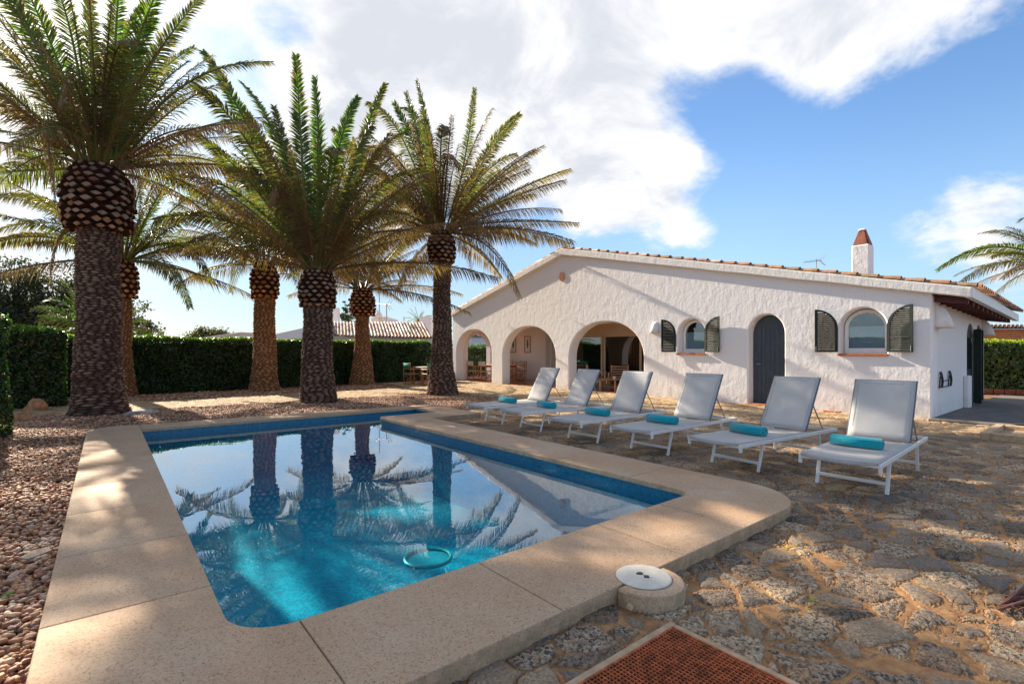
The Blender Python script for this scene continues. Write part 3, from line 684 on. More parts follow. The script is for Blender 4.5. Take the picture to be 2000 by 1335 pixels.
# ---- gravel pebbles
def pebbles():
    t = (1 + 5 ** .5) / 2
    ico = np.array([(-1, t, 0), (1, t, 0), (-1, -t, 0), (1, -t, 0), (0, -1, t), (0, 1, t), (0, -1, -t), (0, 1, -t), (t, 0, -1), (t, 0, 1), (-t, 0, -1), (-t, 0, 1)], float) / math.sqrt(1 + t * t)
    icf = np.array([(0, 11, 5), (0, 5, 1), (0, 1, 7), (0, 7, 10), (0, 10, 11), (1, 5, 9), (5, 11, 4), (11, 10, 2), (10, 7, 6), (7, 1, 8), (3, 9, 4), (3, 4, 2), (3, 2, 6), (3, 6, 8), (3, 8, 9), (4, 9, 5), (2, 4, 11), (6, 2, 10), (8, 6, 7), (9, 8, 1)])
    vl = ico.tolist(); cache = {}
    def midp(a, b):
        k = (min(a, b), max(a, b))
        if k not in cache:
            m_ = [(vl[a][i] + vl[b][i]) / 2 for i in range(3)]; L = sum(c * c for c in m_) ** .5; vl.append([c / L for c in m_]); cache[k] = len(vl) - 1
        return cache[k]
    f2 = []
    for a, b, c in icf:
        ab, bc, ca = midp(a, b), midp(b, c), midp(c, a); f2 += [(a, ab, ca), (b, bc, ab), (c, ca, bc), (ab, bc, ca)]
    sph = np.array(vl); sphf = np.array(f2)
    rs = np.random.RandomState(3); Vs = []; Fs = []; Cs = []; base = 0
    pal = np.array([(0.44, 0.22, 0.12), (0.52, 0.32, 0.19), (0.38, 0.16, 0.085), (0.58, 0.42, 0.29), (0.30, 0.17, 0.12), (0.52, 0.28, 0.14), (0.26, 0.13, 0.09), (0.60, 0.46, 0.34)])
    def scatter(x0, x1, y0, y1, n, r0, r1, hi, test=None, z=0.0):
        nonlocal base
        px = rs.uniform(x0, x1, n); py = rs.uniform(y0, y1, n)
        if test is not None:
            k = np.array([test(a, b) for a, b in zip(px, py)]); px = px[k]; py = py[k]
        n = len(px); T = sph if hi else ico; TF = sphf if hi else icf
        r = rs.uniform(r0, r1, n) * (0.75 + .5 * rs.rand(n)); sx = rs.uniform(.8, 1.35, n); sy = rs.uniform(.7, 1.1, n); sz = rs.uniform(.45, .8, n)
        a = rs.uniform(0, 2 * pi, n); tilt = rs.uniform(-.5, .5, n)
        P = T[None] * np.stack([r * sx, r * sy, r * sz], 1)[:, None, :]
        P = P * (1 + .12 * rs.randn(n, T.shape[0], 1).clip(-1.5, 1.5))
        ct, st_ = np.cos(tilt)[:, None], np.sin(tilt)[:, None]
        X = P[..., 0] * ct - P[..., 2] * st_; Z = P[..., 0] * st_ + P[..., 2] * ct; Y = P[..., 1]
        ca, sa = np.cos(a)[:, None], np.sin(a)[:, None]
        X, Y = X * ca - Y * sa, X * sa + Y * ca
        zz_ = z + rs.uniform(-.010, .022, n) + .035 * np.array([wob(a_, b_, 1.1) for a_, b_ in zip(px, py)])
        V = np.stack([X + px[:, None], Y + py[:, None], Z + zz_[:, None]], 2).reshape(-1, 3)
        Ff = (TF[None] + (np.arange(n) * T.shape[0])[:, None, None]).reshape(-1, 3) + base
        c = pal[rs.randint(0, len(pal), n)] * rs.uniform(.6, 1.1, (n, 1)) * np.array([1.0, .93, .85]); C = np.repeat(c, T.shape[0], 0)
        Vs.append(V); Fs.append(Ff); Cs.append(C); base += len(V)
    ok = lambda x, y: not in_coping(x, y, -0.03) and not in_patio(x, y)
    scatter(-1.6, -0.25, 1.6, 5.0, 9500, .012, .022, True, z=.015)
    scatter(-2.6, -0.25, 5.0, 14.6, 24000, .014, .026, False, z=.010)
    scatter(-1.0, 9.6, 11.0, 14.9, 30000, .014, .026, False, ok, z=-.004)
    scatter(6.2, 9.6, 10.0, 11.3, 3500, .014, .026, False, ok, z=-.004)
    scatter(-1.0, 9.0, 17.3, 20.2, 9000, .020, .036, False, ok, z=-.01)
    np_mesh('gravel', np.concatenate(Vs), np.concatenate(Fs), M_PEB, np.concatenate(Cs), smooth=True, kind='stuff', label='tan and reddish pebbles covering the ground around the pool')
pebbles()
mb = MB(); mb.box((-6, -1, -.03), (-0.25, 14.8, -.012)); mb.build('gravel_bed', M_GND, kind='structure', label='earth bed under the pebbles left of the pool')

# ================================================================ HOUSE
WX = 13.30; WT = 0.42
house = empty('white_villa', (WX, 11.7, 0), label='long white plastered villa with arched porch and low tiled gable roof', category='house')
HO = (WX, 11.7, 0)
def hb(mb, name, mat, parent=None, smooth=None, **k):
    """build in world coordinates under the house empty"""
    o = mb.build(name, mat, None, smooth, **k)
    o.parent = parent or house
    if parent is None: o.location = (-HO[0], -HO[1], -HO[2])
    return o
def arch_loop(y0, y1, z0, zs, zt, n=20, p=2.0):
    """loop (y,z): rectangle with superelliptic arch"""
    c = (y0 + y1) / 2; a = abs(y1 - y0) / 2; pts = [(c + a, z0), (c + a, zs)]
    for i in range(1, n):
        t = pi * i / n; pts.append((c + a * math.copysign(abs(math.cos(t)) ** (2 / p), math.cos(t)), zs + (zt - zs) * abs(math.sin(t)) ** (2 / p)))
    pts += [(c - a, zs), (c - a, z0)]
    return pts
def off_loop(lp, d):
    """move a closed loop to the left of its direction by d"""
    n = len(lp); out = []
    for i in range(n):
        p0, p1, p2 = Vector(lp[i - 1]), Vector(lp[i]), Vector(lp[(i + 1) % n])
        a = (p1 - p0); b = (p2 - p1)
        a = a.normalized() if a.length > 1e-6 else b.normalized(); b = b.normalized() if b.length > 1e-6 else a
        m_ = Vector((-a.y - b.y, a.x + b.x)); k = max(m_.length_squared, .8); q = p1 + m_ * (d * 2 / k); out.append((q.x, q.y))
    return out
def area2(lp): return sum(lp[i - 1][0] * lp[i][1] - lp[i][0] * lp[i - 1][1] for i in range(len(lp)))
def dedupe(lp):
    out = []
    for p in lp:
        if not out or math.dist(p, out[-1]) > 1e-5: out.append(p)
    if math.dist(out[0], out[-1]) < 1e-5: out.pop()
    return out
def wall_with_holes(name, outer, holes, axis, a, b, mat, parent=None, bevel=0.03):
    """slab with openings; the front arrises (at a) are rounded off by hand"""
    outer = dedupe(outer); holes = [dedupe(h_) for h_ in holes]
    if area2(outer) < 0: outer = outer[::-1]
    holes = [h_ if area2(h_) < 0 else h_[::-1] for h_ in holes]
    bm = bmesh.new(); sg = 1 if b > a else -1
    def mk(p, t): return (t, p[0], p[1]) if axis == 'X' else (p[0], t, p[1])
    rings = [(bevel, 0.0), (bevel * .34, bevel * .30), (0.0, bevel)] if bevel else [(0.0, 0.0)]
    ef = []; eb = []
    for lp in [outer] + holes:
        lv = [[bm.verts.new(mk(p, a + sg * dd)) for p in (off_loop(lp, o_) if o_ else lp)] for (o_, dd) in rings]
        lv.append([bm.verts.new(mk(p, b)) for p in lp]); n = len(lp)
        for k in range(len(lv) - 1):
            for i in range(n): j = (i + 1) % n; bm.faces.new((lv[k][i], lv[k][j], lv[k + 1][j], lv[k + 1][i]))
        ef += [bm.edges.get((lv[0][i], lv[0][(i + 1) % n])) for i in range(n)]; eb += [bm.edges.get((lv[-1][i], lv[-1][(i + 1) % n])) for i in range(n)]
    bmesh.ops.triangle_fill(bm, edges=ef, use_beauty=True); bmesh.ops.triangle_fill(bm, edges=eb, use_beauty=True)
    bmesh.ops.recalc_face_normals(bm, faces=bm.faces)
    me = bpy.data.meshes.new(name); bm.to_mesh(me); bm.free(); me.materials.append(mat)
    me.shade_smooth(); me.set_sharp_from_angle(angle=math.radians(20))
    o = bpy.data.objects.new(name, me); COL.objects.link(o)
    o.parent = parent or house
    if parent is None: o.location = (-HO[0], -HO[1], -HO[2])
    return o
RY = 13.35; RZ = 5.24; EY = 1.94; EZ = 2.66; LY = 21.25
SR = (RZ - EZ) / (RY - EY); SLf = 0.248
def rz(y): return RZ - SR * (RY - y) if y < RY else RZ - SLf * (y - RY)
top = [(2.57, -.1), (21.05, -.1), (21.05, rz(21.05) - .1), (RY, RZ - .1), (2.57, rz(2.57) - .1)]
arches = [(17.84, 20.72, 1.30, 2.41), (13.76, 17.06, 1.15, 2.42), (9.74, 13.06, 1.15, 2.43)]
outer = [(2.57, 0.0 - .1)]
base = -0.1
pts = []
# bottom edge with the openings cut down to the ground: start right, go left (+Y)
segs = [(5.48, 6.40, 1.83, 2.36)] + arches[::-1]
outer = [(2.57, base)]
for (a, b, zs, zt) in segs:
    lp = arch_loop(a, b, base, zs, zt, 24, 2.15)
    outer += lp[::-1]
outer += [(21.05, base), (21.05, rz(21.05) - .1), (RY, RZ - .1), (2.57, rz(2.57) - .1)]
win = [(7.64, 8.51, 1.345, 1.92, 2.355), (3.346, 4.254, 1.345, 1.93, 2.385)]
holes = [arch_loop(a, b, z0, zs, zt, 20) for (a, b, z0, zs, zt) in win]
wall_with_holes('wall', outer, holes, 'X', WX, WX + WT, M_PL, bevel=.035)
# side wall (faces -Y), with tall french doors
side_outer = [(WX + WT, base)]
for (a, b) in ((16.85, 17.75), (18.05, 18.85)):
    side_outer += arch_loop(a, b, base, 1.75, 2.12, 14)[::-1]
side_outer += [(19.20, base), (19.20, 2.46), (WX + WT, 2.46)]
wall_with_holes('wall', side_outer, [], 'Y', 2.575, 2.95, M_PLS, bevel=0.0)
# far end wall (Y = 21), arched opening facing the hedge
eo = [(WX + WT, base)]; eo += arch_loop(13.95, 15.35, base, 1.55, 2.30, 18)[::-1]; eo += [(16.6, base), (16.6, 2.9), (WX + WT, 2.9)]
wall_with_holes('wall', eo, [], 'Y', 20.65, 21.045, M_PLS, bevel=.03)
mb = MB(); mb.box((16.6, 20.65, base), (19.2, 21.05, 2.9)); mb.box((18.9, 2.95, base), (19.2, 20.65, 2.9)); hb(mb, 'wall', M_PLS)
# porch: back wall, recess, ceiling, floor, glazed wall
mb = MB()
mb.box((16.3, 17.55, 0.0), (16.6, 20.65, 2.75)); mb.box((16.6, 17.45, 0), (17.3, 17.55, 2.75)); mb.box((17.2, 14.7, 0), (17.3, 17.45, 2.75)); mb.box((15.1, 14.55, 0), (17.3, 14.7, 2.75))
hb(mb, 'porch_wall', M_PLS)
mb = MB(); mb.box((15.0, 9.35, 2.04), (15.12, 14.6, 2.75)); hb(mb, 'porch_lintel', M_PANEL)
mb = MB(); mb.box((WX + WT, 2.95, 2.46), (18.9, 20.65, 2.56)); hb(mb, 'ceiling', M_PLS)
mb = MB(); mb.box((WX + .02, 9.0, -.03), (18.9, 20.66, .018)); mb.box((13.95, 20.66, -.03), (15.35, 21.2, .015)); hb(mb, 'porch_floor', M_FLOOR)
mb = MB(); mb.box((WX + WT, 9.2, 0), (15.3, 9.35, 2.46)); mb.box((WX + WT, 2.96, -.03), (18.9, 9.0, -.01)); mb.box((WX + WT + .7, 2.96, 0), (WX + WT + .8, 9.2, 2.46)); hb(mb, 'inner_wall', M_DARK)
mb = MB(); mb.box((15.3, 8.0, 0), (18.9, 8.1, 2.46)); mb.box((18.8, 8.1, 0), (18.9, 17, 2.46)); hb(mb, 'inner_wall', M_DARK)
# glazed doors
for i, (a, b, sld) in enumerate(((9.36, 11.05, .05), (11.1, 12.88, .0), (12.97, 14.53, .05))):
    fr = MB(); X0 = 15.03 + sld
    fr.box((X0, a, .02), (X0 + .045, a + .09, 2.04)); fr.box((X0, b - .09, .02), (X0 + .045, b, 2.04)); fr.box((X0, a + .09, .02), (X0 + .045, b - .09, .12)); fr.box((X0, a + .09, 1.96), (X0 + .045, b - .09, 2.04))
    fo = hb(fr, 'glass_door', M_PANEL); gm = MB(); gm.box((X0 + .018, a + .09, .12), (X0 + .024, b - .09, 1.96)); hb(gm, 'pane', M_GLD, fo)

# roof edge band (front), gables
def band(y0, z0, y1, z1, x0, x1, h):
    m_ = MB(); v = [(x0, y0, z0 - h), (x0, y1, z1 - h), (x0, y1, z1), (x0, y0, z0), (x1, y0, z0 - h), (x1, y1, z1 - h), (x1, y1, z1), (x1, y0, z0)]
    m_.add(v, [(0, 1, 2, 3), (7, 6, 5, 4), (0, 4, 5, 1), (3, 2, 6, 7), (0, 3, 7, 4), (1, 5, 6, 2)]); return m_
fx0, fx1 = WX - .125, WX + .02
m_ = MB()
h = .205
vs = []
prof = [(EY, EZ - h), (RY, RZ - h - .03), (LY, rz(LY) - h), (LY, rz(LY)), (RY, RZ), (EY, EZ)]
# subdivide so the plaster edge is not ruler-straight
def sub(pl, s=.35):
    out = []
    for i in range(len(pl)):
        p, q = pl[i], pl[(i + 1) % len(pl)]; L = math.dist(p, q); k = max(1, int(L / s))
        for j in range(k): 
            t = j / k; y = p[0] + (q[0] - p[0]) * t; z = p[1] + (q[1] - p[1]) * t
            out.append((y, z + (.010 * wob(y, z, 1.3) if 0 < j else 0)))
    return out
wall_with_holes('roof_edge_band', sub(prof), [], 'X', fx0, fx1, M_FAS, bevel=.02)
# roof slab
mb = MB()
mb.prism([(EY + .02, EZ - .10), (RY, RZ - .10), (LY, rz(LY) - .10), (LY, rz(LY) - .01), (RY, RZ - .01), (EY + .02, EZ - .01)], 'X', fx1 + .002, 19.6); hb(mb, 'roof_slab', M_FAS)
# eave fascia on the right side (faces -Y), sinks slightly to the back
mb = MB(); mb.add([(fx0 + .01, EY - .012, EZ - .20), (19.7, EY - .012, EZ - .42), (19.7, EY - .012, EZ - .24), (fx0 + .01, EY - .012, EZ - .004), (fx0 + .01, EY + .1, EZ - .19), (19.7, EY + .1, EZ - .41), (19.7, EY + .1, EZ - .2), (fx0 + .01, EY + .1, EZ + .0)],
    [(0, 1, 2, 3), (7, 6, 5, 4), (0, 4, 5, 1), (3, 2, 6, 7), (0, 3, 7, 4), (1, 5, 6, 2)]); hb(mb, 'eave_board', M_WHITE)
# rafters under the eave
mb = MB(); x = WX + .12
mb.box((WX + .02, EY + .1, EZ - .115), (19.5, 2.56, EZ - .105))
hb(mb, 'eave_soffit', M_RAFT)
for k in range(11):
    x = WX + .16 + k * .56; dz = -.20 * (x - WX) / 6.3
    r = MB(); r.add([(x, EY + .1, EZ - .20 + dz), (x + .09, EY + .1, EZ - .20 + dz), (x + .09, 2.57, EZ - .12 + dz), (x, 2.57, EZ - .12 + dz), (x, EY + .1, EZ - .118), (x + .09, EY + .1, EZ - .118), (x + .09, 2.57, EZ - .118), (x, 2.57, EZ - .118)],
        [(0, 1, 2, 3), (7, 6, 5, 4), (0, 4, 5, 1), (3, 2, 6, 7), (0, 3, 7, 4), (1, 5, 6, 2)])
    r.v = [(a, b, c - (.10 if i < 4 else 0)) for i, (a, b, c) in enumerate(r.v)]
    hb(r, 'rafter', M_RAFT)
# tiles: half-round cover tiles
def tilecol(white=0.0):
    k = rnd()
    if k < .5: c = (U(.34, .46), U(.16, .22), U(.07, .11))
    elif k < .8: c = (U(.26, .34), U(.17, .22), U(.11, .15))
    else: c = (U(.5, .62), U(.36, .46), U(.24, .34))
    if rnd() < white: c = (U(.55, .7), U(.48, .62), U(.42, .56))
    return c
def cover_tile(mb, p, q, r0=.095, r1=.075, up=Vector((0, 0, 1)), n=8, th=.014, white=0.0, flat=False):
    """barrel tile from p (wide lower end) to q"""
    p = Vector(p); q = Vector(q); d = (q - p).normalized(); s_ = d.cross(up).normalized(); u = s_.cross(d)
    vs = []
    for (c, r) in ((p, r0), (q, r1)):
        for rr in (r, r - th):
            for k in range(n + 1):
                a = pi * k / n; vs.append(c + s_ * math.cos(a) * rr + u * math.sin(a) * rr * .8)
    N = n + 1; fs = []
    for k in range(n):
        fs.append((k, k + 1, 2 * N + k + 1, 2 * N + k)); fs.append((N + k + 1, N + k, 3 * N + k, 3 * N + k + 1)); fs.append((k, N + k, N + k + 1, k + 1)); fs.append((2 * N + k, 2 * N + k + 1, 3 * N + k + 1, 3 * N + k))
    fs.append((0, 2 * N, 3 * N, N)); fs.append((N - 1, 2 * N - 1, 4 * N - 1, 3 * N - 1))
    mb.add(vs, fs, tilecol(white))
mb = MB(); L = .46; st_ = .405
y = EY - .06
xr = fx0 + .13
up = Vector((0, 0, 1))
while y < RY - .1:                                     # right rake
    y2 = y + L; k = rnd() * .01
    cover_tile(mb, (xr + U(-.006, .006), y, rz(max(y, EY)) + .030 + k - (SR * (EY - y) if y < EY else 0)), (xr, y2, rz(min(y2, RY)) + .004)); y += st_
y = LY + .05
while y > RY + .2:
    y2 = y - L; cover_tile(mb, (xr, y, rz(y) + .030), (xr, y2, rz(max(y2, RY)) + .004)); y -= st_
hb(mb, 'rake_tile', M_TILE, smooth=50.0)
mb = MB(); x = fx0 + .1                                # ridge
while x < 19.6: cover_tile(mb, (x, RY, RZ + .02), (x + .44, RY, RZ + .045), .11, .10); x += .4
hb(mb, 'ridge_tile', M_TILE, smooth=50.0)
mb = MB(); x = xr + .22                                # courses seen along the eave and the slopes
while x < 19.6:
    dz = -.20 * (x - WX) / 6.3
    cover_tile(mb, (x, EY - .10, EZ + .015 + dz), (x, EY + .36, EZ + .11 + dz * .8), .09, .075, th=.018)
    cover_tile(mb, (x, EY + .30, EZ + .115 + dz * .8), (x, EY + 1.2, EZ + .29), .085, .075)
    x += .215
hb(mb, 'eave_tile', M_TILE, smooth=50.0)
def tile_roof(name, P00, P10, P11, P01, cols, mat, parent=None, rows=10, amp=.06, white=.3, **props):
    """barrel-tile roof surface: P00-P10 is the eave, P01-P11 the top edge"""
    P00, P10, P11, P01 = map(Vector, (P00, P10, P11, P01)); m_ = MB()
    nrm = (P10 - P00).cross(P01 - P00).normalized()
    if nrm.z < 0: nrm = -nrm
    K = 6
    for c in range(cols):
        for r in range(rows):
            col = tilecol(white); vs = []
            for (rr, lift) in ((r / rows, .03), ((r + 1) / rows, 0.0)):
                for k in range(K + 1):
                    u = (c + .5 * k / K * 1.3) / cols; a = P00.lerp(P10, min(u, 1)); b = P01.lerp(P11, min(u, 1)); vs.append(a.lerp(b, rr) + nrm * (amp * math.sin(pi * k / K) + lift))
            fs = [(k, k + 1, K + 2 + k, K + 1 + k) for k in range(K)]; m_.add(vs, fs, col)
            u0, u1 = (c + .6) / cols, (c + 1.05) / cols
            A, B = P00.lerp(P10, min(u0, 1)), P00.lerp(P10, min(u1, 1)); C2, D2 = P01.lerp(P11, min(u1, 1)), P01.lerp(P11, min(u0, 1))
            m_.add([A.lerp(D2, r / rows), B.lerp(C2, r / rows), B.lerp(C2, (r + 1) / rows), A.lerp(D2, (r + 1) / rows)], [(0, 1, 2, 3)], tuple(x_ * .7 for x_ in col))
    th = [p - nrm * .03 for p in (P00, P10, P11, P01)]
    m_.add(th, [(0, 1, 2, 3)], (.3, .2, .14))
    return m_.build(name, mat, parent, smooth=50.0, fix=False, **props)
tr1 = tile_roof('roof', (xr + .12, EY + 1.0, rz(EY + 1.0) + .02), (19.6, EY + 1.0, rz(EY + 1.0) + .02), (19.6, RY, RZ + .02), (xr + .12, RY, RZ + .02), 29, M_TILE, rows=26, amp=.05)
tr1.parent = house; tr1.location = (-HO[0], -HO[1], 0)
tr2 = tile_roof('roof', (xr + .12, LY, rz(LY) + .02), (19.6, LY, rz(LY) + .02), (19.6, RY, RZ + .02), (xr + .12, RY, RZ + .02), 29, M_TILE, rows=18, amp=.05)
tr2.parent = house; tr2.location = (-HO[0], -HO[1], 0)

# chimney
ch = MB(); ch.box((15.0, 4.15, 3.0), (15.40, 4.53, 4.13), None, 0, None, .02); cho = hb(ch, 'chimney', M_PL)
cp = MB(); cx0, cx1, cy0, cy1 = 15.04, 15.36, 4.18, 4.50; z0, z1 = 4.132, 4.52
for (a, b) in (((cx0, cy0), (cx1, cy0)), ((cx1, cy0), (cx1, cy1)), ((cx1, cy1), (cx0, cy1)), ((cx0, cy1), (cx0, cy0))):
    A = Vector((*a, z0)); B = Vector((*b, z0)); cc = Vector((15.2, 4.34, z1)); A2 = A.lerp(cc, .68); B2 = B.lerp(cc, .68); A2.z = B2.z = z1
    nrm = (B - A).cross(A2 - A).normalized(); e1 = (B - A) * .04
    cp.add([A + e1, B - e1, B2 - e1 * .3, A2 + e1 * .3, A + e1 + nrm * .02, B - e1 + nrm * .02, B2 - e1 * .3 + nrm * .02, A2 + e1 * .3 + nrm * .02], [(0, 1, 2, 3), (7, 6, 5, 4), (0, 4, 5, 1), (3, 2, 6, 7), (0, 3, 7, 4), (1, 5, 6, 2)], (.30, .10, .06))
hb(cp, 'chimney_cap', M_TILE, cho); 
cp = MB(); cp.box((15.12, 4.26, 4.51), (15.28, 4.42, 4.56), None, 0, None, .02); hb(cp, 'cap_top', M_FAS, cho)
# tv antenna on the roof
an = MB(); by, bz = 5.35, 3.85; bxx = 15.0
an.tube([(bxx, by, 3.3), (bxx, by, bz + .06)], .012, 6); an.tube([(bxx, by - .12, bz), (bxx, by + .32, bz + .02)], .008, 5)
for k in range(7):
    yy = by + .3 - k * .06; hh = .07 + .012 * k; an.tube([(bxx - hh, yy, bz + .02 - .05), (bxx + hh, yy, bz + .02 + .05)], .005, 4)
for s_ in (-1, 1):
    for k in range(4): an.tube([(bxx - .12, by - .10 - .03 * k, bz + s_ * (.02 + .035 * k)), (bxx + .12, by - .10 - .03 * k, bz + s_ * (.02 + .035 * k))], .004, 4)
    an.tube([(bxx, by - .09, bz), (bxx, by - .2, bz + s_ * .13)], .006, 4)
ao = hb(an, 'roof_antenna', M_STEEL)
# round terracotta vent
v_ = MB(); n = 24; cy, cz = 13.40, 4.205
R_ = .165
v_.prism([(cy + R_ * math.cos(2 * pi * k / n), cz + R_ * math.sin(2 * pi * k / n)) for k in range(n)], 'X', WX - .03, WX + .01)
vo_ = hb(v_, 'round_vent', M_TERR)
v_ = MB()
for k in range(8):
    a = 2 * pi * k / 8; v_.prism([(cy + .10 * math.cos(a) + .035 * math.cos(a + b_), cz + .10 * math.sin(a) + .035 * math.sin(a + b_)) for b_ in (0, pi / 2, pi, 3 * pi / 2)], 'X', WX - .032, WX - .028)
v_.prism([(cy + .035 * math.cos(2 * pi * k / 10), cz + .035 * math.sin(2 * pi * k / 10)) for k in range(10)], 'X', WX - .032, WX - .028)
hb(v_, 'vent_hole', M_BLK, vo_)

# blue arched door
dx = WX + .28
mb = MB(); lp = arch_loop(5.49, 6.39, 0.03, 1.84, 2.35, 20); mb.prism(lp, 'X', dx, dx + .05); do = hb(mb, 'front_door', M_DOOR)
mb = MB()
for k in range(7):
    yy = 5.60 + k * .115; mb.box((dx - .003, yy, .06), (dx + .001, yy + .006, 2.05))
hb(mb, 'door_groove', M_BLK, do)
mb = MB(); mb.tube([(dx - .0, 6.29, 1.07), (dx - .05, 6.29, 1.07), (dx - .05, 6.17, 1.07)], .010, 8); mb.lathe([(.02, 0), (.02, .01)], 10, o=(dx - .01, 6.29, 1.2)); hb(mb, 'door_handle', M_STEEL, do)
mb = MB(); mb.box((dx + .05, 5.45, 0), (dx + .06, 6.45, 2.5)); hb(mb, 'door_backing', M_DARK)
mb = MB(); mb.box((WX - .06, 5.42, -.02), (dx, 6.46, .028), None, 0, None, .008); hb(mb, 'door_step', M_TERR)
# arched windows
gx = WX + .25
for (a, b, z0, zs, zt) in win:
    o_ = arch_loop(a + .02, b - .02, z0 + .01, zs, zt - .02, 20); i_ = arch_loop(a + .10, b - .10, z0 + .13, zs, zt - .10, 20)
    wf = wall_with_holes('window', o_, [i_], 'X', gx, gx + .05, M_WHITE, bevel=0.004)
    p_ = MB(); p_.prism(i_, 'X', gx + .022, gx + .027); hb(p_, 'pane', M_GLS, wf)
    p_ = MB(); p_.box((gx + .07, a, z0), (gx + .075, b, zs + .05)); hb(p_, 'blind', M_BLIND, wf)
    p_ = MB(); p_.box((WX - .05, a - .03, z0 - .045), (gx, b + .03, z0 + .006), None, 0, None, .006); hb(p_, 'window_sill', M_TERR)
# shutters
def shutter(hinge_y, outer_sign, wdt, zb, zs, zt, ang):
    """quarter-arch louvred leaf; hinge at the wall, outer_sign +1 = leaf lies towards +Y"""
    root = MB(); t = .035
    def P(u, z): return (u, z)
    # u runs from window edge (0) to outer edge (wdt); top rises towards outer edge (arched leaf mirrored)
    N = 12; topc = [(wdt * (1 - math.cos(pi / 2 * k / N)), zs + (zt - zs) * math.sin(pi / 2 * k / N)) for k in range(N + 1)]
    # frame = outer outline minus inner outline
    fw = .055
    out_ = [(wdt, zb), (0, zb)] + topc
    inn = [(wdt - fw, zb + fw), (fw, zb + fw), (fw, zs)] + [(fw + (wdt - 2 * fw) * (1 - math.cos(pi / 2 * k / N)), zs + (zt - fw - zs) * math.sin(pi / 2 * k / N)) for k in range(1, N + 1)]
    ca, sa = math.cos(ang), math.sin(ang)
    def W(u, z, d):   # to world
        # leaf starts at (WX-.03, hinge_y) and swings out from the wall by ang
        return (WX - .025 - d * ca - u * sa, hinge_y + outer_sign * (u * ca - d * sa), z)
    bm = bmesh.new(); es = []
    for lp in (out_, inn):
        vs = [bm.verts.new((0, p[0], p[1])) for p in lp]; es += [bm.edges.new((vs[i], vs[(i + 1) % len(vs)])) for i in range(len(vs))]
    bmesh.ops.triangle_fill(bm, edges=es, use_beauty=True)
    ex = bmesh.ops.extrude_face_region(bm, geom=list(bm.faces)); vv = [e for e in ex['geom'] if isinstance(e, bmesh.types.BMVert)]
    bmesh.ops.translate(bm, verts=vv, vec=(t, 0, 0))
    for v in bm.verts: v.co = Vector(W(v.co.y, v.co.z, v.co.x))
    bmesh.ops.recalc_face_normals(bm, faces=bm.faces)
    me = bpy.data.meshes.new('shutter'); bm.to_mesh(me); bm.free(); me.materials.append(M_GRN)
    o = bpy.data.objects.new('shutter', me); COL.objects.link(o); o.parent = house; o.location = (-HO[0], -HO[1], 0)
    lv = MB(); z = zb + fw + .01
    while z < zt - fw - .03:
        # inner left limit at this height
        u0 = fw
        if z > zs:
            q = min(1, (z + .02 - zs) / (zt - fw - zs)); u0 = fw + (wdt - 2 * fw) * (1 - math.sqrt(max(0, 1 - q * q)))
        u1 = wdt - fw
        if u1 - u0 > .03:
            vs = [W(u0, z, .004), W(u1, z, .004), W(u1, z + .026, t - .006), W(u0, z + .026, t - .006), W(u0, z + .005, .004), W(u1, z + .005, .004), W(u1, z + .031, t - .006), W(u0, z + .031, t - .006)]
            vs = [W(u0, z + .030, .006), W(u1, z + .030, .006), W(u1, z, t - .004), W(u0, z, t - .004), W(u0, z + .037, .006), W(u1, z + .037, .006), W(u1, z + .006, t - .004), W(u0, z + .006, t - .004)]
            lv.add(vs, [(0, 1, 2, 3), (7, 6, 5, 4), (0, 4, 5, 1), (3, 2, 6, 7), (0, 3, 7, 4), (1, 5, 6, 2)])
        z += .046
    mid_ = (zb + zs) / 2 + .03
    lv.add([W(fw, mid_, .001), W(wdt - fw, mid_, .001), W(wdt - fw, mid_ + .03, .001), W(fw, mid_ + .03, .001), W(fw, mid_, t + .003), W(wdt - fw, mid_, t + .003), W(wdt - fw, mid_ + .03, t + .003), W(fw, mid_ + .03, t + .003)], [(0, 1, 2, 3), (7, 6, 5, 4), (0, 4, 5, 1), (3, 2, 6, 7), (0, 3, 7, 4), (1, 5, 6, 2)])
    hb(lv, 'louvre_panel', M_GRN, o)
    st2 = MB(); st2.bar(W(wdt - .03, zb + .14, t + .008), W(wdt - .03, zb + .02, t + .008), .012, .012); hb(st2, 'shutter_catch', M_STEEL, o)
    return o
A1 = math.radians(7)
shutter(8.56, 1, .46, 1.385, 1.93, 2.375, A1); shutter(7.62, -1, .47, 1.385, 1.93, 2.375, A1)
shutter(4.28, 1, .47, 1.385, 1.93, 2.40, A1); shutter(3.33, -1, .47, 1.385, 1.93, 2.40, A1)
# dark green french door leaves on the shaded side
for (a, b) in ((16.88, 17.72), (18.08, 18.82)):
    mb = MB(); mb.prism(arch_loop(a, b, 0.02, 1.74, 2.10, 12), 'Y', 2.60, 2.64); fd = hb(mb, 'french_door', M_GRN)
    mb = MB(); mb.box((a + .10, 2.592, .95), (b - .10, 2.596, 1.75)); hb(mb, 'pane', M_GLS, fd)
    mb = MB(); mb.box((b - .02, (2.42 if b < 18 else 2.53), .04), (b + .015, 2.572, 1.98)); hb(mb, 'shutter', M_GRN)
mb = MB(); mb.box((16.42, 2.47, -.02), (16.80, 2.574, .80), None, 0, None, .02); hb(mb, 'meter_box', M_PLS)
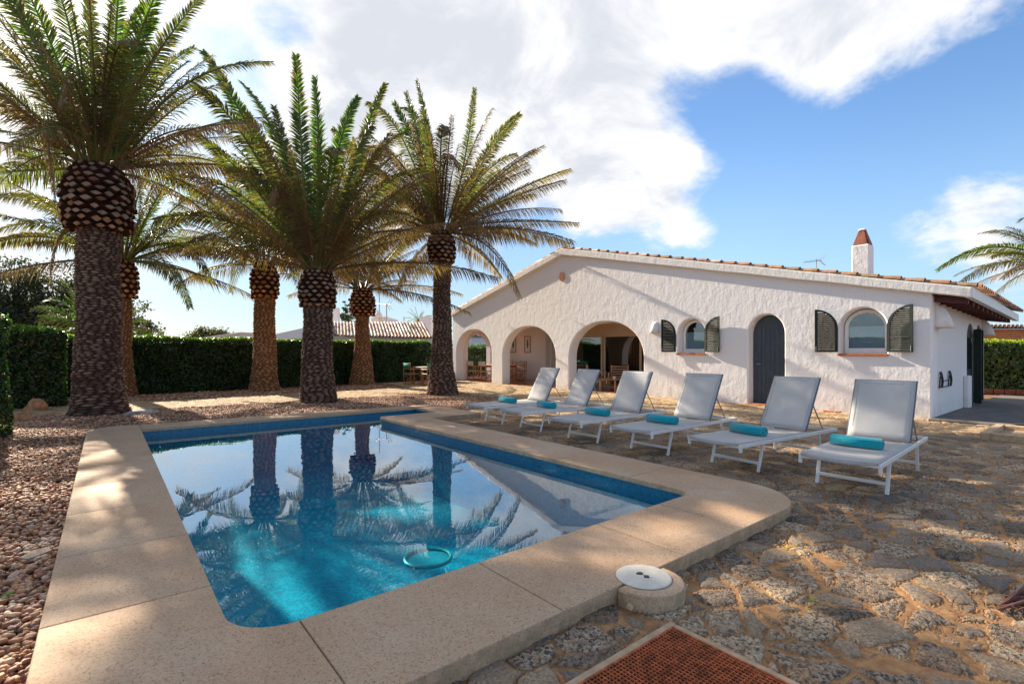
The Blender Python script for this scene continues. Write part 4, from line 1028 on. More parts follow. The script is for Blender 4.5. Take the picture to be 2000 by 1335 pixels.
# lamp covers on the walls (half-cone plaster shades, open below)
def sconce(name, loc, axis, label, k=1.0):
    e_ = empty(name, loc, label=label, category='wall lamp'); e_.scale = (k, k, k)
    mb = MB(); N = 12; vs = []
    for (zz_, r, dpt) in ((.0, .155, .20), (.12, .135, .165), (.26, .095, .105), (.335, .075, .03)):
        for k in range(N + 1):
            a = -pi / 2 + pi * k / N
            p_, q_ = dpt * math.cos(a), r * math.sin(a)
            vs.append((-p_, q_, zz_) if axis == 'X' else (q_, -p_, zz_))
    fs = []
    for i in range(3):
        for k in range(N): fs.append((i * (N + 1) + k, i * (N + 1) + k + 1, (i + 1) * (N + 1) + k + 1, (i + 1) * (N + 1) + k))
    fs.append(tuple(3 * (N + 1) + k for k in range(N + 1)))
    mb.add(vs, fs); o = mb.build('shade', M_PLS, e_, smooth=50.0)
    md = o.modifiers.new('thick', 'SOLIDIFY'); md.thickness = .02
    b = MB(); b.lathe([(.02, 0), (.035, -.04), (.03, -.09), (.01, -.11)], 12, o=((-.07, 0, .12) if axis == 'X' else (0, -.07, .12))); b.build('bulb', M_WHITE, e_)
    return e_
sconce('wall_sconce', (WX - .002, 9.30, 1.98), 'X', 'white plaster lamp shade left of the small arched window')
sconce('wall_sconce', (13.70, 2.572, 1.90), 'Y', 'white cone lamp shade high on the shaded side wall near the corner', 1.5)
sconce('wall_sconce', (19.0, 2.572, 1.85), 'Y', 'small white cone lamp shade at the far end of the side wall', 1.3)
# iron boot rack on the side wall
rk = empty('wall_rack', (14.35, 2.57, .6), label='small black iron rack with two curled figures on the side wall', category='wall rack')
mb = MB()
for s_ in (-.42, .42):
    mb.tube([(s_ - .1, -.02, .03), (s_ - .1, -.03, .22), (s_ - .05, -.04, .32), (s_, -.03, .36), (s_ + .05, -.04, .30), (s_ + .09, -.03, .2), (s_ + .1, -.02, .03)], .012, 6)
    mb.tube([(s_, -.02, .36), (s_ - .03, -.05, .25), (s_ + .02, -.05, .15), (s_, -.04, .03)], .022, 6)
mb.tube([(-.55, -.03, .03), (.55, -.03, .03)], .012, 6); mb.tube([(-.4, -.03, .16), (.4, -.03, .16)], .010, 6)
mb.build('iron_bars', M_BLK, rk)
# pictures on porch wall
for (yy, nm, lb) in ((19.98, 'framed_picture', 'left framed picture hanging in the porch behind the middle arch'), (18.85, 'framed_picture', 'right framed picture hanging in the porch behind the middle arch')):
    pe = empty(nm, (16.298, yy, 1.75), label=lb, category='picture', group='framed pictures in the porch')
    mb = MB(); 
    for a in ((-.24, -.42, .24, -.37), (-.24, .37, .24, .42), (-.24, -.37, -.19, .37), (.19, -.37, .24, .37)): mb.box((-.03, a[0], a[1]), (0, a[2], a[3]), None, 0, None, .004)
    mb.build('frame', M_WOODL, pe); mb = MB(); mb.box((-.012, -.19, -.37), (-.008, .19, .37)); mb.build('print_sheet', M_BLIND, pe)
    mb = MB(); mb.lathe([(.02, -.2), (.06, -.1), (.09, .02), (.05, .12), (.07, .2), (.02, .25)], 10, o=(0, 0, 0)); mb.v = [(-.014 - .02 * abs(v[0]), v[1], v[2]) for v in mb.v]; mb.build('motif', simple('faded_blue_ink', (.10, .26, .28), .8, .4, 20), pe)
mb = MB(); mb.lathe([(.02, -.09), (.06, -.05), (.07, .03), (.03, .08)], 10); setp(mb.build('wall_ornament', M_TERR, origin=None), label='small terracotta ornament on the wall beside the left picture', category='ornament').location = (16.23, 20.5, 2.02)

# drain brick at wall foot
mb = MB(); mb.box((-.08, -.17, -.02), (.08, .17, .022), None, 0, None, .006); o = mb.build('drain_tile', M_TERR, label='small terracotta drain tile at the foot of the white wall', category='drain'); o.location = (13.12, 4.35, 0)

# ================================================================ FURNITURE
def director_chair(canv, label, loc, rz_, grp):
    r = empty('director_chair', loc, rz_, label, 'chair', grp)
    W2, Dp, sz, ah = .27, .24, .46, .64
    for s_ in (-1, 1):
        a = MB(); a.bar((-Dp, s_ * W2, .02), (Dp, s_ * W2, .02), .03, .035); a.bar((-Dp, s_ * W2, sz), (Dp, s_ * W2, sz), .025, .03); a.bar((Dp, s_ * W2, .03), (Dp, s_ * W2, ah), .028, .028); a.bar((-Dp + .02, s_ * W2, .03), (-Dp - .02, s_ * W2, .92), .028, .028)
        a.build('side_frame', M_WOOD, r)
        a = MB(); a.bar((-Dp - .02, s_ * W2, ah + .012), (Dp + .03, s_ * W2, ah + .012), .05, .024); a.build('armrest', M_WOOD, r)
    for y_ in (-.19, .19):
        a = MB(); a.bar((y_, -W2, .04), (y_, W2, sz - .02), .02, .03); a.bar((y_ + .022, W2, .04), (y_ + .022, -W2, sz - .02), .02, .03); a.build('cross_brace', M_WOOD, r)
    a = MB(); N = 6
    vs = [(x_, -W2 + 2 * W2 * k / N, sz - .02 - .03 * math.sin(pi * k / N)) for x_ in (-Dp, Dp) for k in range(N + 1)]
    a.add(vs, [(k, k + 1, N + 2 + k, N + 1 + k) for k in range(N)]); o = a.build('seat', canv, r, smooth=True); o.modifiers.new('t', 'SOLIDIFY').thickness = .008
    a = MB(); vs = [(-Dp - .02 - .035 * math.sin(pi * k / N), -W2 + 2 * W2 * k / N, z_) for z_ in (.70, .91) for k in range(N + 1)]
    a.add(vs, [(k, k + 1, N + 2 + k, N + 1 + k) for k in range(N)]); o = a.build('backrest', canv, r, smooth=True); o.modifiers.new('t', 'SOLIDIFY').thickness = .008
    return r
def copy_to(o, loc, rz_, label): 
    c = copy_tree(o); c.location = loc; c.rotation_euler = (0, 0, rz_); c['label'] = label; return c
def dining_table(loc, lx, ly, label, topm):
    r = empty('dining_table', loc, 0, label, 'table')
    a = MB(); a.box((-lx / 2, -ly / 2, .70), (lx / 2, ly / 2, .735), None, 0, None, .006); a.build('tabletop', topm, r)
    for sx in (-1, 1):
        for sy in (-1, 1): a = MB(); a.bar((sx * (lx / 2 - .06), sy * (ly / 2 - .06), 0), (sx * (lx / 2 - .06), sy * (ly / 2 - .06), .70), .055, .055); a.build('leg', M_WOOD, r)
    a = MB(); a.box((-lx / 2 + .05, -ly / 2 + .05, .62), (lx / 2 - .05, ly / 2 - .05, .698)); a.build('apron', M_WOOD, r)
    return r
GC = 'cream canvas director chairs around the porch table'
c0 = director_chair(M_CANV, 'cream director chair seen leftmost through the left arch', (13.98, 20.15, .02), 0.0, GC)
copy_to(c0, (14.02, 19.25, .02), 0.05, 'cream director chair beside the table, second from left through the left arch')
copy_to(c0, (14.85, 17.95, .02), pi / 2 + .1, 'cream director chair with its back to the middle arch at the table end')
copy_to(c0, (15.65, 18.75, .02), pi - .1, 'cream director chair on the far side of the table, right of the others')
copy_to(c0, (15.6, 19.75, .02), pi, 'cream director chair on the far side of the table nearest the end arch')
dining_table((14.8, 19.3, .02), .9, 1.9, 'wooden dining table standing in the porch between the chairs', M_WOOD)
mb = MB(); mb.lathe([(.05, 0), (.07, .05), (.05, .12), (.03, .16), (.04, .18)], 14); o = mb.build('table_vase', M_WHITE, smooth=True, label='small white vase standing on the porch dining table', category='vase'); o.location = (14.7, 19.0, .757)
mb = MB(); mb.lathe([(.04, 0), (.04, .14), (.012, .2), (.012, .25)], 12); o = mb.build('bottle', M_GRN, smooth=True, label='dark bottle standing on the porch dining table', category='bottle'); o.location = (14.9, 18.7, .757)
g0 = director_chair(M_CANG, 'green canvas director chair left of the outdoor table by the hedge', (10.15, 19.3, 0), 0.1, 'green canvas director chairs by the hedge')
copy_to(g0, (10.55, 18.45, 0), pi / 2, 'green canvas director chair in front of the outdoor table beside the palm trunk')
dining_table((10.85, 19.3, 0), .9, .9, 'small outdoor table with pale top partly hidden by a palm trunk', M_CANV)
def armchair(label, loc, rz_):
    r = empty('wooden_armchair', loc, rz_, label, 'armchair', 'slatted wooden armchairs in the porch')
    for s_ in (-1, 1):
        a = MB(); a.bar((.30, s_ * .30, 0), (.30, s_ * .30, .60), .05, .045); a.build('leg', M_WOODL, r)
        a = MB(); a.bar((-.27, s_ * .30, 0), (-.36, s_ * .30, .88), .05, .045); a.build('leg', M_WOODL, r)
        a = MB(); a.bar((-.34, s_ * .30, .61), (.36, s_ * .30, .61), .06, .03); a.build('armrest', M_WOODL, r)
        a = MB(); a.bar((-.30, s_ * .30, .30), (.30, s_ * .30, .33), .03, .06); a.build('side_rail', M_WOODL, r)
    a = MB()
    for k in range(7): x_ = -.26 + k * .09; a.bar((x_, -.29, .36), (x_, .29, .36), .065, .018)
    a.build('seat', M_WOODL, r)
    a = MB()
    for k in range(5): z_ = .46 + k * .09; a.bar((-.31 - .01 * k, -.29, z_), (-.31 - .01 * k, .29, z_), .05, .018, up=(1, 0, 0))
    a.build('backrest', M_WOODL, r)
    a = MB(); a.box((-.24, -.27, .372), (.30, .27, .44), None, 0, None, .03); a.build('cushion', simple('brown_cushion', (.20, .13, .10), .9), r)
    return r
ac = armchair('wooden armchair nearest the left side of the right arch', (14.15, 12.45, .02), -.9)
copy_to(ac, (14.35, 11.6, .02), -2.6, 'wooden armchair facing out in the middle of the right arch')
copy_to(ac, (13.95, 10.55, .02), 2.3, 'wooden armchair in the right arch half hidden behind a lounger')
tb = empty('coffee_table', (13.85, 11.45, .02), .1, 'low slatted wooden coffee table in the right arch', 'table')
a = MB()
for k in range(8): a.bar((-.35, -.32 + k * .09, .40), (.35, -.32 + k * .09, .40), .075, .02)
a.build('tabletop', M_WOODL, tb)
for sx in (-1, 1):
    for sy in (-1, 1): a = MB(); a.bar((sx * .31, sy * .31, 0), (sx * .31, sy * .31, .39), .05, .05); a.build('leg', M_WOODL, tb)
a = MB()
for k in range(6): a.bar((-.31, -.28 + k * .11, .14), (.31, -.28 + k * .11, .14), .07, .018)
a.build('lower_shelf', M_WOODL, tb)
mb = MB(); mb.lathe([(.03, 0), (.045, .02), (.05, .09), (.045, .09), (.04, .02)], 14); o = mb.build('ceramic_cup', M_WHITE, smooth=True, label='small white cup standing on the low wooden coffee table', category='cup'); o.location = (13.75, 11.3, .43)
lp_ = empty('table_lamp', (15.9, 9.75, .02), 0, 'yellow shaded lamp standing indoors behind the glass door', 'lamp')
a = MB(); a.lathe([(.12, 0), (.12, .02), (.02, .04), (.02, .85)], 14); a.build('stand', M_WOODL, lp_)
a = MB(); a.lathe([(.13, .85), (.10, 1.12)], 20); a.build('lamp_shade', M_SHADE, lp_)
wt = empty('side_table', (14.3, 13.0, .02), 0, 'small white side table by the left pier of the right arch', 'table')
a = MB(); a.box((-.2, -.2, .50), (.2, .2, .53), None, 0, None, .006); a.build('tabletop', M_WHITE, wt)
for sx in (-1, 1):
    for sy in (-1, 1): a = MB(); a.bar((sx * .17, sy * .17, 0), (sx * .17, sy * .17, .5), .03, .03); a.build('leg', M_WHITE, wt)

# ---- sun loungers
def lounger(label, loc, rz_):
    """local +X runs from foot to head; origin on the ground between the front feet"""
    r = empty('sun_lounger', loc, rz_, label, 'sun lounger', 'white sun loungers in a row beside the pool')
    HW = .335; zt = .372; x0, xh, x1 = -.42, 1.07, 1.82
    for s_ in (-1, 1):
        a = MB(); a.bar((x0, s_ * HW, zt - .03), (x1, s_ * HW, zt - .027), .024, .044); a.build('side_rail', M_ALU, r)
        a = MB(); a.bar((x0 + .01, s_ * HW, zt - .075), (x0 + .045, s_ * HW, zt - .075), .03, .05); a.build('corner_cap', M_ALU, r)
        a = MB(); a.bar((0.0, s_ * (HW - .03), 0), (.10, s_ * (HW - .03), zt - .05), .034, .022); a.build('leg', M_ALU, r)
        a = MB(); a.bar((1.46, s_ * (HW - .03), 0), (1.40, s_ * (HW - .03), zt - .05), .034, .022); a.build('leg', M_ALU, r)
    a = MB(); a.bar((.025, -HW + .03, .10), (.025, HW - .03, .10), .018, .034); a.build('stretcher', M_ALU, r)
    a = MB(); a.bar((1.445, -HW + .03, .10), (1.445, HW - .03, .10), .018, .034); a.build('stretcher', M_ALU, r)
    a = MB(); a.bar((x0 + .02, -HW, zt - .035), (x0 + .02, HW, zt - .035), .028, .03); a.build('end_rail', M_ALU, r); a = MB(); a.bar((x1 - .015, -HW, zt - .03), (x1 - .015, HW, zt - .03), .028, .045); a.build('end_rail', M_ALU, r)
    # seat sling, sagging a little at the foot end
    a = MB(); NX, NY = 14, 8; vs = []
    for i in range(NX + 1):
        u = i / NX; x_ = x0 - .005 + (xh - x0) * u
        for j in range(NY + 1):
            t = j / NY; y_ = -HW + .004 + (2 * HW - .008) * t
            sag = .007 * math.sin(pi * t) * (1 - u) ** 3 + .010 * math.sin(pi * t)
            vs.append((x_, y_, zt + .004 - sag))
    a.add(vs, [(i * (NY + 1) + j, (i + 1) * (NY + 1) + j, (i + 1) * (NY + 1) + j + 1, i * (NY + 1) + j + 1) for i in range(NX) for j in range(NY)])
    o = a.build('seat', M_FAB, r, smooth=True); o.modifiers.new('t', 'SOLIDIFY').thickness = .006
    a = MB(); vs = []; NX = 1
    for j in range(NY + 1):
        t = j / NY; y_ = -HW + .02 + (2 * HW - .04) * t; s_ = math.sin(pi * t)
        vs += [(x0 - .012, y_, zt - .006 - .018 * s_), (x0 - .006, y_, zt - .022 - .032 * s_)]
    a.add(vs, [(2 * j, 2 * j + 1, 2 * j + 3, 2 * j + 2) for j in range(NY)]); o = a.build('seat_hem', M_FAB, r, smooth=True); o.modifiers.new('t', 'SOLIDIFY').thickness = .004
    # backrest (with a seam band just inside its edges)
    ba = math.radians(61); bl = .755; hw = HW - .035; bx, bz = xh + .01, zt + .01
    def Bp(u, y_, d=0): return (bx + u * math.cos(ba) - d * math.sin(ba), y_, bz + u * math.sin(ba) + d * math.cos(ba))
    a = MB(); vs = []; NU = 10
    for i in range(NU + 1):
        for j in range(NY + 1):
            u = bl * i / NU; t = j / NY; y_ = -hw + 2 * hw * t; vs.append(Bp(u, y_, .012 - .012 * math.sin(pi * t) * math.sin(pi * i / NU)))
    a.add(vs, [(i * (NY + 1) + j, (i + 1) * (NY + 1) + j, (i + 1) * (NY + 1) + j + 1, i * (NY + 1) + j + 1) for i in range(NU) for j in range(NY)])
    o = a.build('backrest', M_FAB, r, smooth=True); o.modifiers.new('t', 'SOLIDIFY').thickness = .006
    a = MB()
    for s_ in (-1, 1): a.bar(Bp(-.02, s_ * hw, 0), Bp(bl + .01, s_ * hw, 0), .024, .022)
    a.bar(Bp(bl, -hw, 0), Bp(bl, hw, 0), .022, .022); a.build('back_frame', M_DKG, r)
    a = MB(); t_ = .017
    for (u0, u1, y0, y1) in ((.035, .043, -hw + .035, hw - .035), (bl - .05, bl - .042, -hw + .035, hw - .035), (.043, bl - .05, -hw + .035, -hw + .043), (.043, bl - .05, hw - .043, hw - .035)):
        a.add([Bp(u0, y0, t_), Bp(u1, y0, t_), Bp(u1, y1, t_), Bp(u0, y1, t_)], [(0, 1, 2, 3)])
    a.build('seam', M_SEAM, r)
    a = MB()
    for s_ in (-1, 1): a.bar(Bp(.42, s_ * (hw - .03), -.01), (xh + .50, s_ * (HW - .05), zt - .03), .014, .014)
    a.bar((xh + .50, -HW + .05, zt - .03), (xh + .50, HW - .05, zt - .03), .014, .014); a.build('back_strut', M_STEEL, r)
    return r
ll = ['sun lounger furthest from the camera, at the left end of the row', 'second sun lounger from the left, next to the left end one', 'third sun lounger from the left, in front of the right porch arch',
      'fourth sun lounger from the left, in front of the small arched window', 'fifth sun lounger from the left, in front of the blue door', 'nearest sun lounger at the right end of the row']
feet = [((5.947, 8.20), (5.90, 7.574)), ((5.93, 7.08), (5.88, 6.455)), ((5.809, 5.72), (5.819, 5.11)), ((5.871, 4.52), (5.87, 3.91)), ((5.939, 3.33), (5.874, 2.70)), ((5.895, 2.101), (5.925, 1.487))]
lg = None; seats = []
for i, (p, q) in enumerate(feet):
    cx, cy = (p[0] + q[0]) / 2, (p[1] + q[1]) / 2; an_ = math.atan2(-(p[0] - q[0]), (p[1] - q[1]))
    if lg is None: lg = lounger(ll[i], (cx, cy, .0), an_); o = lg
    else: o = copy_to(lg, (cx, cy, .0), an_, ll[i])
    seats.append((cx, cy, an_))
def towel(label, loc, rz_):
    L, R_ = .235, .062; mb = MB(); n = 28; vs = []; prof = [(-L, .35), (-L - .001, .7), (-L + .004, .93), (-L + .02, 1.0)] + [(-L + .02 + (2 * L - .04) * k / 12, 1.0) for k in range(1, 12)] + [(L - .02, 1.0), (L - .004, .93), (L + .001, .7), (L, .35)]
    for (y_, k_) in prof:
        for k in range(n):
            a = 2 * pi * k / n; rr = R_ * k_ * (1 + .025 * math.sin(3 * a + y_ * 9) + .012 * wob(y_ * 6, a, 3)); zc = math.sin(a) * rr
            if zc < -.052: zc = -.052
            vs.append((math.cos(a) * rr * 1.04, y_ + .004 * math.sin(a * 2), zc + .052))
    fs = [(i * n + k, i * n + (k + 1) % n, (i + 1) * n + (k + 1) % n, (i + 1) * n + k) for i in range(len(prof) - 1) for k in range(n)]
    fs += [tuple(range(n - 1, -1, -1)), tuple((len(prof) - 1) * n + k for k in range(n))]
    # overlapping free edge of the roll
    mb.add(vs, fs)
    r = mb.build('rolled_towel', M_TOW, smooth=50.0, label=label, category='towel', group='rolled turquoise towels on the loungers')
    sp = MB(); pr = []
    for k in range(40):
        a = k / 40 * 5 * pi; rr = .012 + .046 * k / 40; pr.append((rr * math.cos(a), rr * math.sin(a) + .052))
    for e in (-L - .004, L + .004):
        sp.tube([(p[0], e, p[1]) for p in pr], .0035, 4)
    sp.build('roll_end', M_TOW, r)
    fl_ = MB(); vs = []
    for y_ in (-L + .01, L - .01):
        for k in range(9): a = math.radians(-50 + 11 * k); vs.append((-math.cos(a) * (R_ + .006) * 1.04, y_, math.sin(a) * (R_ + .006) + .054))
    fl_.add(vs, [(k, k + 1, 10 + k, 9 + k) for k in range(8)]); oo = fl_.build('loose_edge', M_TOW, r, smooth=True); oo.modifiers.new('t', 'SOLIDIFY').thickness = .008
    r.location = loc; r.rotation_euler = (0, 0, rz_); return r
tl_ = ['rolled turquoise towel on the lounger furthest from the camera', 'rolled turquoise towel on the second lounger from the left', 'rolled turquoise towel on the third lounger from the left', 'rolled turquoise towel on the fourth lounger from the left', 'rolled turquoise towel on the fifth lounger from the left', 'rolled turquoise towel on the nearest lounger at the right end']
t0 = None
for i, (cx, cy, an_) in enumerate(seats):
    u = .36 + (.0, .02, .03, .0, -.02, .03)[i]; vv_ = (.03, .0, .02, .03, .03, .045)[i]
    loc = (cx + u * math.cos(an_) - vv_ * math.sin(an_), cy + u * math.sin(an_) + vv_ * math.cos(an_), .372)
    if t0 is None: t0 = towel(tl_[i], loc, an_ + .06); o = t0
    else: o = copy_to(t0, loc, an_ + (.06, -.05, -.08, .02, -.1, -.03)[i], tl_[i])

# ================================================================ PALMS
def col_mix(a, b, t): return tuple(a[i] + (b[i] - a[i]) * t for i in range(3))
G1, G2, G3 = (0.040, 0.105, 0.014), (0.068, 0.150, 0.018), (0.028, 0.075, 0.020)
BR1, BR2 = (0.25, 0.115, 0.058), (0.17, 0.085, 0.060)
RS = np.random.RandomState(11)
def frond(parent, P0, P1, P2, brown=0.0, width=.46, dens=1.0, name='frond', tipb=None, org=(0, 0, 0), face=False):
    """feather frond on a quadratic curve P0-P1-P2: rachis with two rows of folded leaflets"""
    P0, P1, P2 = Vector(P0), Vector(P1), Vector(P2)
    L = ((P1 - P0).length + (P2 - P1).length + (P2 - P0).length) / 2
    N = 18; pts = []; tans = []
    for i in range(N + 1):
        t = i / N; pts.append(P0 * (1 - t) ** 2 + P1 * 2 * t * (1 - t) + P2 * t * t); tans.append(((P1 - P0) * (1 - t) + (P2 - P1) * t).normalized())
    if tipb is None: tipb = U(.1, .6)
    green = col_mix(G1, G2, rnd()) if rnd() < .7 else G3
    dryc = col_mix(BR1, BR2, rnd())
    mb = MB()
    rc = col_mix((.19, .20, .045), (.20, .13, .07), brown)
    o = Vector(org)
    mb.tube([p - o for p in pts], [.034 * (1 - i / N) ** .8 * (L / 4.2) + .004 for i in range(N + 1)], 4, rc)
    # sheath direction: side vector horizontal-ish
    n = int(L * 32 * dens); V = []; C = []
    up0 = Vector((0, 0, 1)); chord = (P2 - P0)
    side0 = chord.cross(up0)
    if side0.length < .15 * chord.length: side0 = side0.normalized() + Vector((U(-1, 1), U(-1, 1), 0)) if side0.length > 1e-4 else Vector((U(-1, 1), U(-1, 1), 0))
    side0.normalize()
    if face:
        sf = chord.cross(Vector((P2.x, P2.y, 0)))
        if sf.length > .01: side0 = sf.normalized()
    twist = U(-.6, .6); roll = U(-1.0, 1.0) if not face else U(-.7, .7)
    F = []
    for s_ in (-1, 1):
        for k in range(n):
            t = .10 + .90 * (k + U(-.3, .3)) / n
            t = min(max(t, 0.02), .995)
            p = P0 * (1 - t) ** 2 + P1 * 2 * t * (1 - t) + P2 * t * t
            tg = ((P1 - P0) * (1 - t) + (P2 - P1) * t).normalized()
            sd_ = (side0 - tg * side0.dot(tg)).normalized(); nm = sd_.cross(tg).normalized()
            if nm.z < 0 and abs(nm.z) > .05: nm = -nm
            rl = roll + twist * t; ca, sa = math.cos(rl), math.sin(rl); sd2 = sd_ * ca + nm * sa; nm2 = nm * ca - sd_ * sa
            prof = min(1.0, .35 + t / .28 * .65) if t < .28 else 1.0 - .62 * ((t - .28) / .72) ** 1.6
            ll_ = width * prof * U(.8, 1.12)
            fwd = math.radians(64 - 30 * t + U(-8, 8)); dih = math.radians(U(-12, 46) * (1 - .9 * brown) + U(-40, 10) * brown)
            lat = (sd2 * s_ * math.cos(dih) + nm2 * math.sin(dih))
            d1 = (lat * math.sin(fwd) + tg * math.cos(fwd)).normalized()
            droop = (.10 + .55 * brown + U(-.05, .15)) * ll_
            wv = d1.cross(nm2).normalized() if rnd() < .5 else (d1.cross(lat.cross(tg))).normalized()
            wv = (wv + Vector((U(-.5, .5), U(-.5, .5), U(-.5, .5)))).normalized(); wv = (wv - d1 * wv.dot(d1)).normalized()
            hw = .0180 * (L / 4.2) * U(.8, 1.2) * (1 - .35 * brown)
            a = p; b = p + d1 * ll_ * .5 - Vector((0, 0, droop * .22)); c = p + d1 * ll_ - Vector((0, 0, droop))
            i0 = len(V); V += [a - wv * hw * .45 - o, a + wv * hw * .45 - o, b + wv * hw - o, b - wv * hw - o, c - o]
            F += [(i0, i0 + 1, i0 + 2, i0 + 3), (i0 + 3, i0 + 2, i0 + 4)]
            kb = brown if rnd() > .12 else min(1, brown + .5)
            kb = min(1, max(kb + U(-.15, .15), 0)); cb = col_mix(green, dryc, kb); q = U(.75, 1.25); cb = tuple(x_ * q for x_ in cb)
            ct = col_mix(cb, dryc, min(1, tipb * (.5 + t)))
            C += [cb, cb, col_mix(cb, ct, .35), col_mix(cb, ct, .35), ct]
    b0 = len(mb.v); mb.v += [tuple(v) for v in V]; mb.c += C; mb.f += [tuple(i + b0 for i in f) for f in F]; mb.mi += [0] * len(F)
    return mb.build(name, M_FROND, parent, fix=False)

def trunk_mesh(parent, H, prof, tone, scar=.052, seed=0, cols=None):
    """prof: list of (z, r). Leaf-scar relief as staggered scales"""
    zs = np.arange(0, H + .001, .0115); nT = 132
    rr = np.interp(zs, [p[0] for p in prof], [p[1] for p in prof])
    rs = np.random.RandomState(seed); N = 17
    th = np.linspace(0, 2 * pi, nT, endpoint=False)
    Z, T = np.meshgrid(zs, th, indexing='ij')
    wav = .8 * np.sin(T * 2 + seed + Z) + .5 * np.sin(T * 5 + Z * 2) + .35 * np.sin(T * 9 - Z * 5)
    row = Z / scar + wav * .35 + .3 * np.sin(Z * 9); ri = np.floor(row).astype(int); fz = row - ri
    Nr = 12 + (rs.rand(4000)[ri % 4000] * 8).astype(int); u = T * Nr / (2 * pi) + rs.rand(4000)[ri % 4000] * 3; ui = np.floor(u).astype(int); fu = np.abs(u - ui - .5) * 2
    rndv = rs.rand(8000)[(ri * 131 + (ui % Nr) * 17) % 8000]; rnd2 = rs.rand(8000)[(ri * 37 + (ui % Nr) * 91) % 8000]
    shape = np.clip(1.2 - fu ** 2 * 1.1 - np.abs(fz - .45) * 1.5, 0, 1)
    lip = shape * (.5 + .9 * rndv)
    disp = (.042 * lip - .012) + .006 * (rs.rand(*Z.shape) - .5) + .015 * np.sin(3 * T + Z * 3 + seed)
    Rr = rr[:, None] * (1 + .03 * np.sin(T * 3 + seed)) + disp
    X = Rr * np.cos(T); Y = Rr * np.sin(T)
    V = np.stack([X, Y, Z - .03], 2).reshape(-1, 3)
    nz = len(zs); idx = np.arange(nz * nT).reshape(nz, nT)
    a = idx[:-1]; b = np.roll(a, -1, 1); c = idx[1:]; d = np.roll(c, -1, 1)
    Fq = np.stack([a, b, d, c], 2).reshape(-1, 4)
    lo, hi = np.array(tone[0]), np.array(tone[1])
    k = np.clip((lip - .18) * 1.6 * (.25 + .9 * rnd2 ** 1.5), 0, 1)[..., None]; k = k * np.where(fz < .75, 1, .4)[..., None]
    colr = lo + (hi - lo) * k
    C = colr.reshape(-1, 3)
    return np_mesh('trunk', V, Fq, M_BARK, C, parent, smooth=True)

def boots(parent, z0, z1, R, tone, seed=0, rows=8, N=13, r_top=.75):
    """the pineapple of cut leaf bases"""
    rs = random.Random(seed); mb = MB()
    dark = tone[0]; face = tone[1]; H = z1 - z0
    mb.lathe([(R * .55, z0 - .02), (R * .80, z0 + H * .12), (R * .86, z0 + H * .5), (R * .78, z0 + H * .85), (R * .5, z1 + .05)], 32, col=tuple(c * .6 for c in dark))
    nverts = len(mb.v)
    for i in range(rows):
        t = i / (rows - 1); z = z0 + H * (.04 + .92 * t)
        rad = R * (.88 + .16 * math.sin(pi * min(1, t * .8 + .12)) ** .8) * (1 if t < .7 else 1 - (t - .7) * (1 - r_top) / .3 * .8)
        w_ = 2 * pi * rad / N * .50; h_ = H / rows * .60
        for k in range(N):
            a = 2 * pi * (k + .5 * (i % 2)) / N + rs.uniform(-.05, .05)
            er = rad * rs.uniform(.93, 1.08); c = Vector((math.cos(a), math.sin(a), 0)); s_ = Vector((-math.sin(a), math.cos(a), 0)); up = Vector((0, 0, 1))
            tilt = -.15 + .75 * t; out = (c * math.cos(tilt) + up * math.sin(tilt)).normalized(); vup = (up * math.cos(tilt) - c * math.sin(tilt))
            if t < .12 : out = (c - up * .2).normalized(); vup = up
            ctr = c * er + up * (z + rs.uniform(-.015, .015)); base_ = ctr - out * R * .38
            hw, hh = w_ * rs.uniform(.70, .98), h_ * rs.uniform(.68, 1.0)
            dm = [(-hw, 0), (-hw * .35, -hh * .75), (hw * .1, -hh), (hw, -.1 * hh), (hw * .4, hh * .6), (0, hh * .85), (-hw * .5, hh * .5)]
            ring0 = [base_ + s_ * p[0] * 1.1 + vup * p[1] * 1.1 for p in dm]; ring1 = [ctr - out * .012 + s_ * p[0] + vup * p[1] for p in dm]; ring2 = [ctr + s_ * p[0] * .80 + vup * p[1] * .74 for p in dm]
            m_ = len(dm); b = len(mb.v); q = rs.uniform(.65, 1.2); fc = tuple(min(1, x_ * q) for x_ in face); dk = tuple(x_ * rs.uniform(.7, 1.3) for x_ in dark)
            if rs.random() < .25: fc = (fc[0] * .8, fc[1] * .6, fc[2] * .45)
            if t < .15: fc = (fc[0] * 1.3, fc[1] * 1.0, fc[2] * .7)
            mb.v += [tuple(v) for v in ring0 + ring1 + ring2 + [ctr + out * .004]]; mb.c += [dk] * m_ + [dk] * m_ + [fc] * m_ + [fc]
            for j in range(m_):
                j2 = (j + 1) % m_; mb.f += [(b + j, b + j2, b + m_ + j2, b + m_ + j), (b + m_ + j, b + m_ + j2, b + 2 * m_ + j2, b + 2 * m_ + j), (b + 2 * m_ + j, b + 2 * m_ + j2, b + 3 * m_)]; mb.mi += [0, 0, 0]
    return mb.build('leaf_base_crown', M_BARK, parent, fix=True)

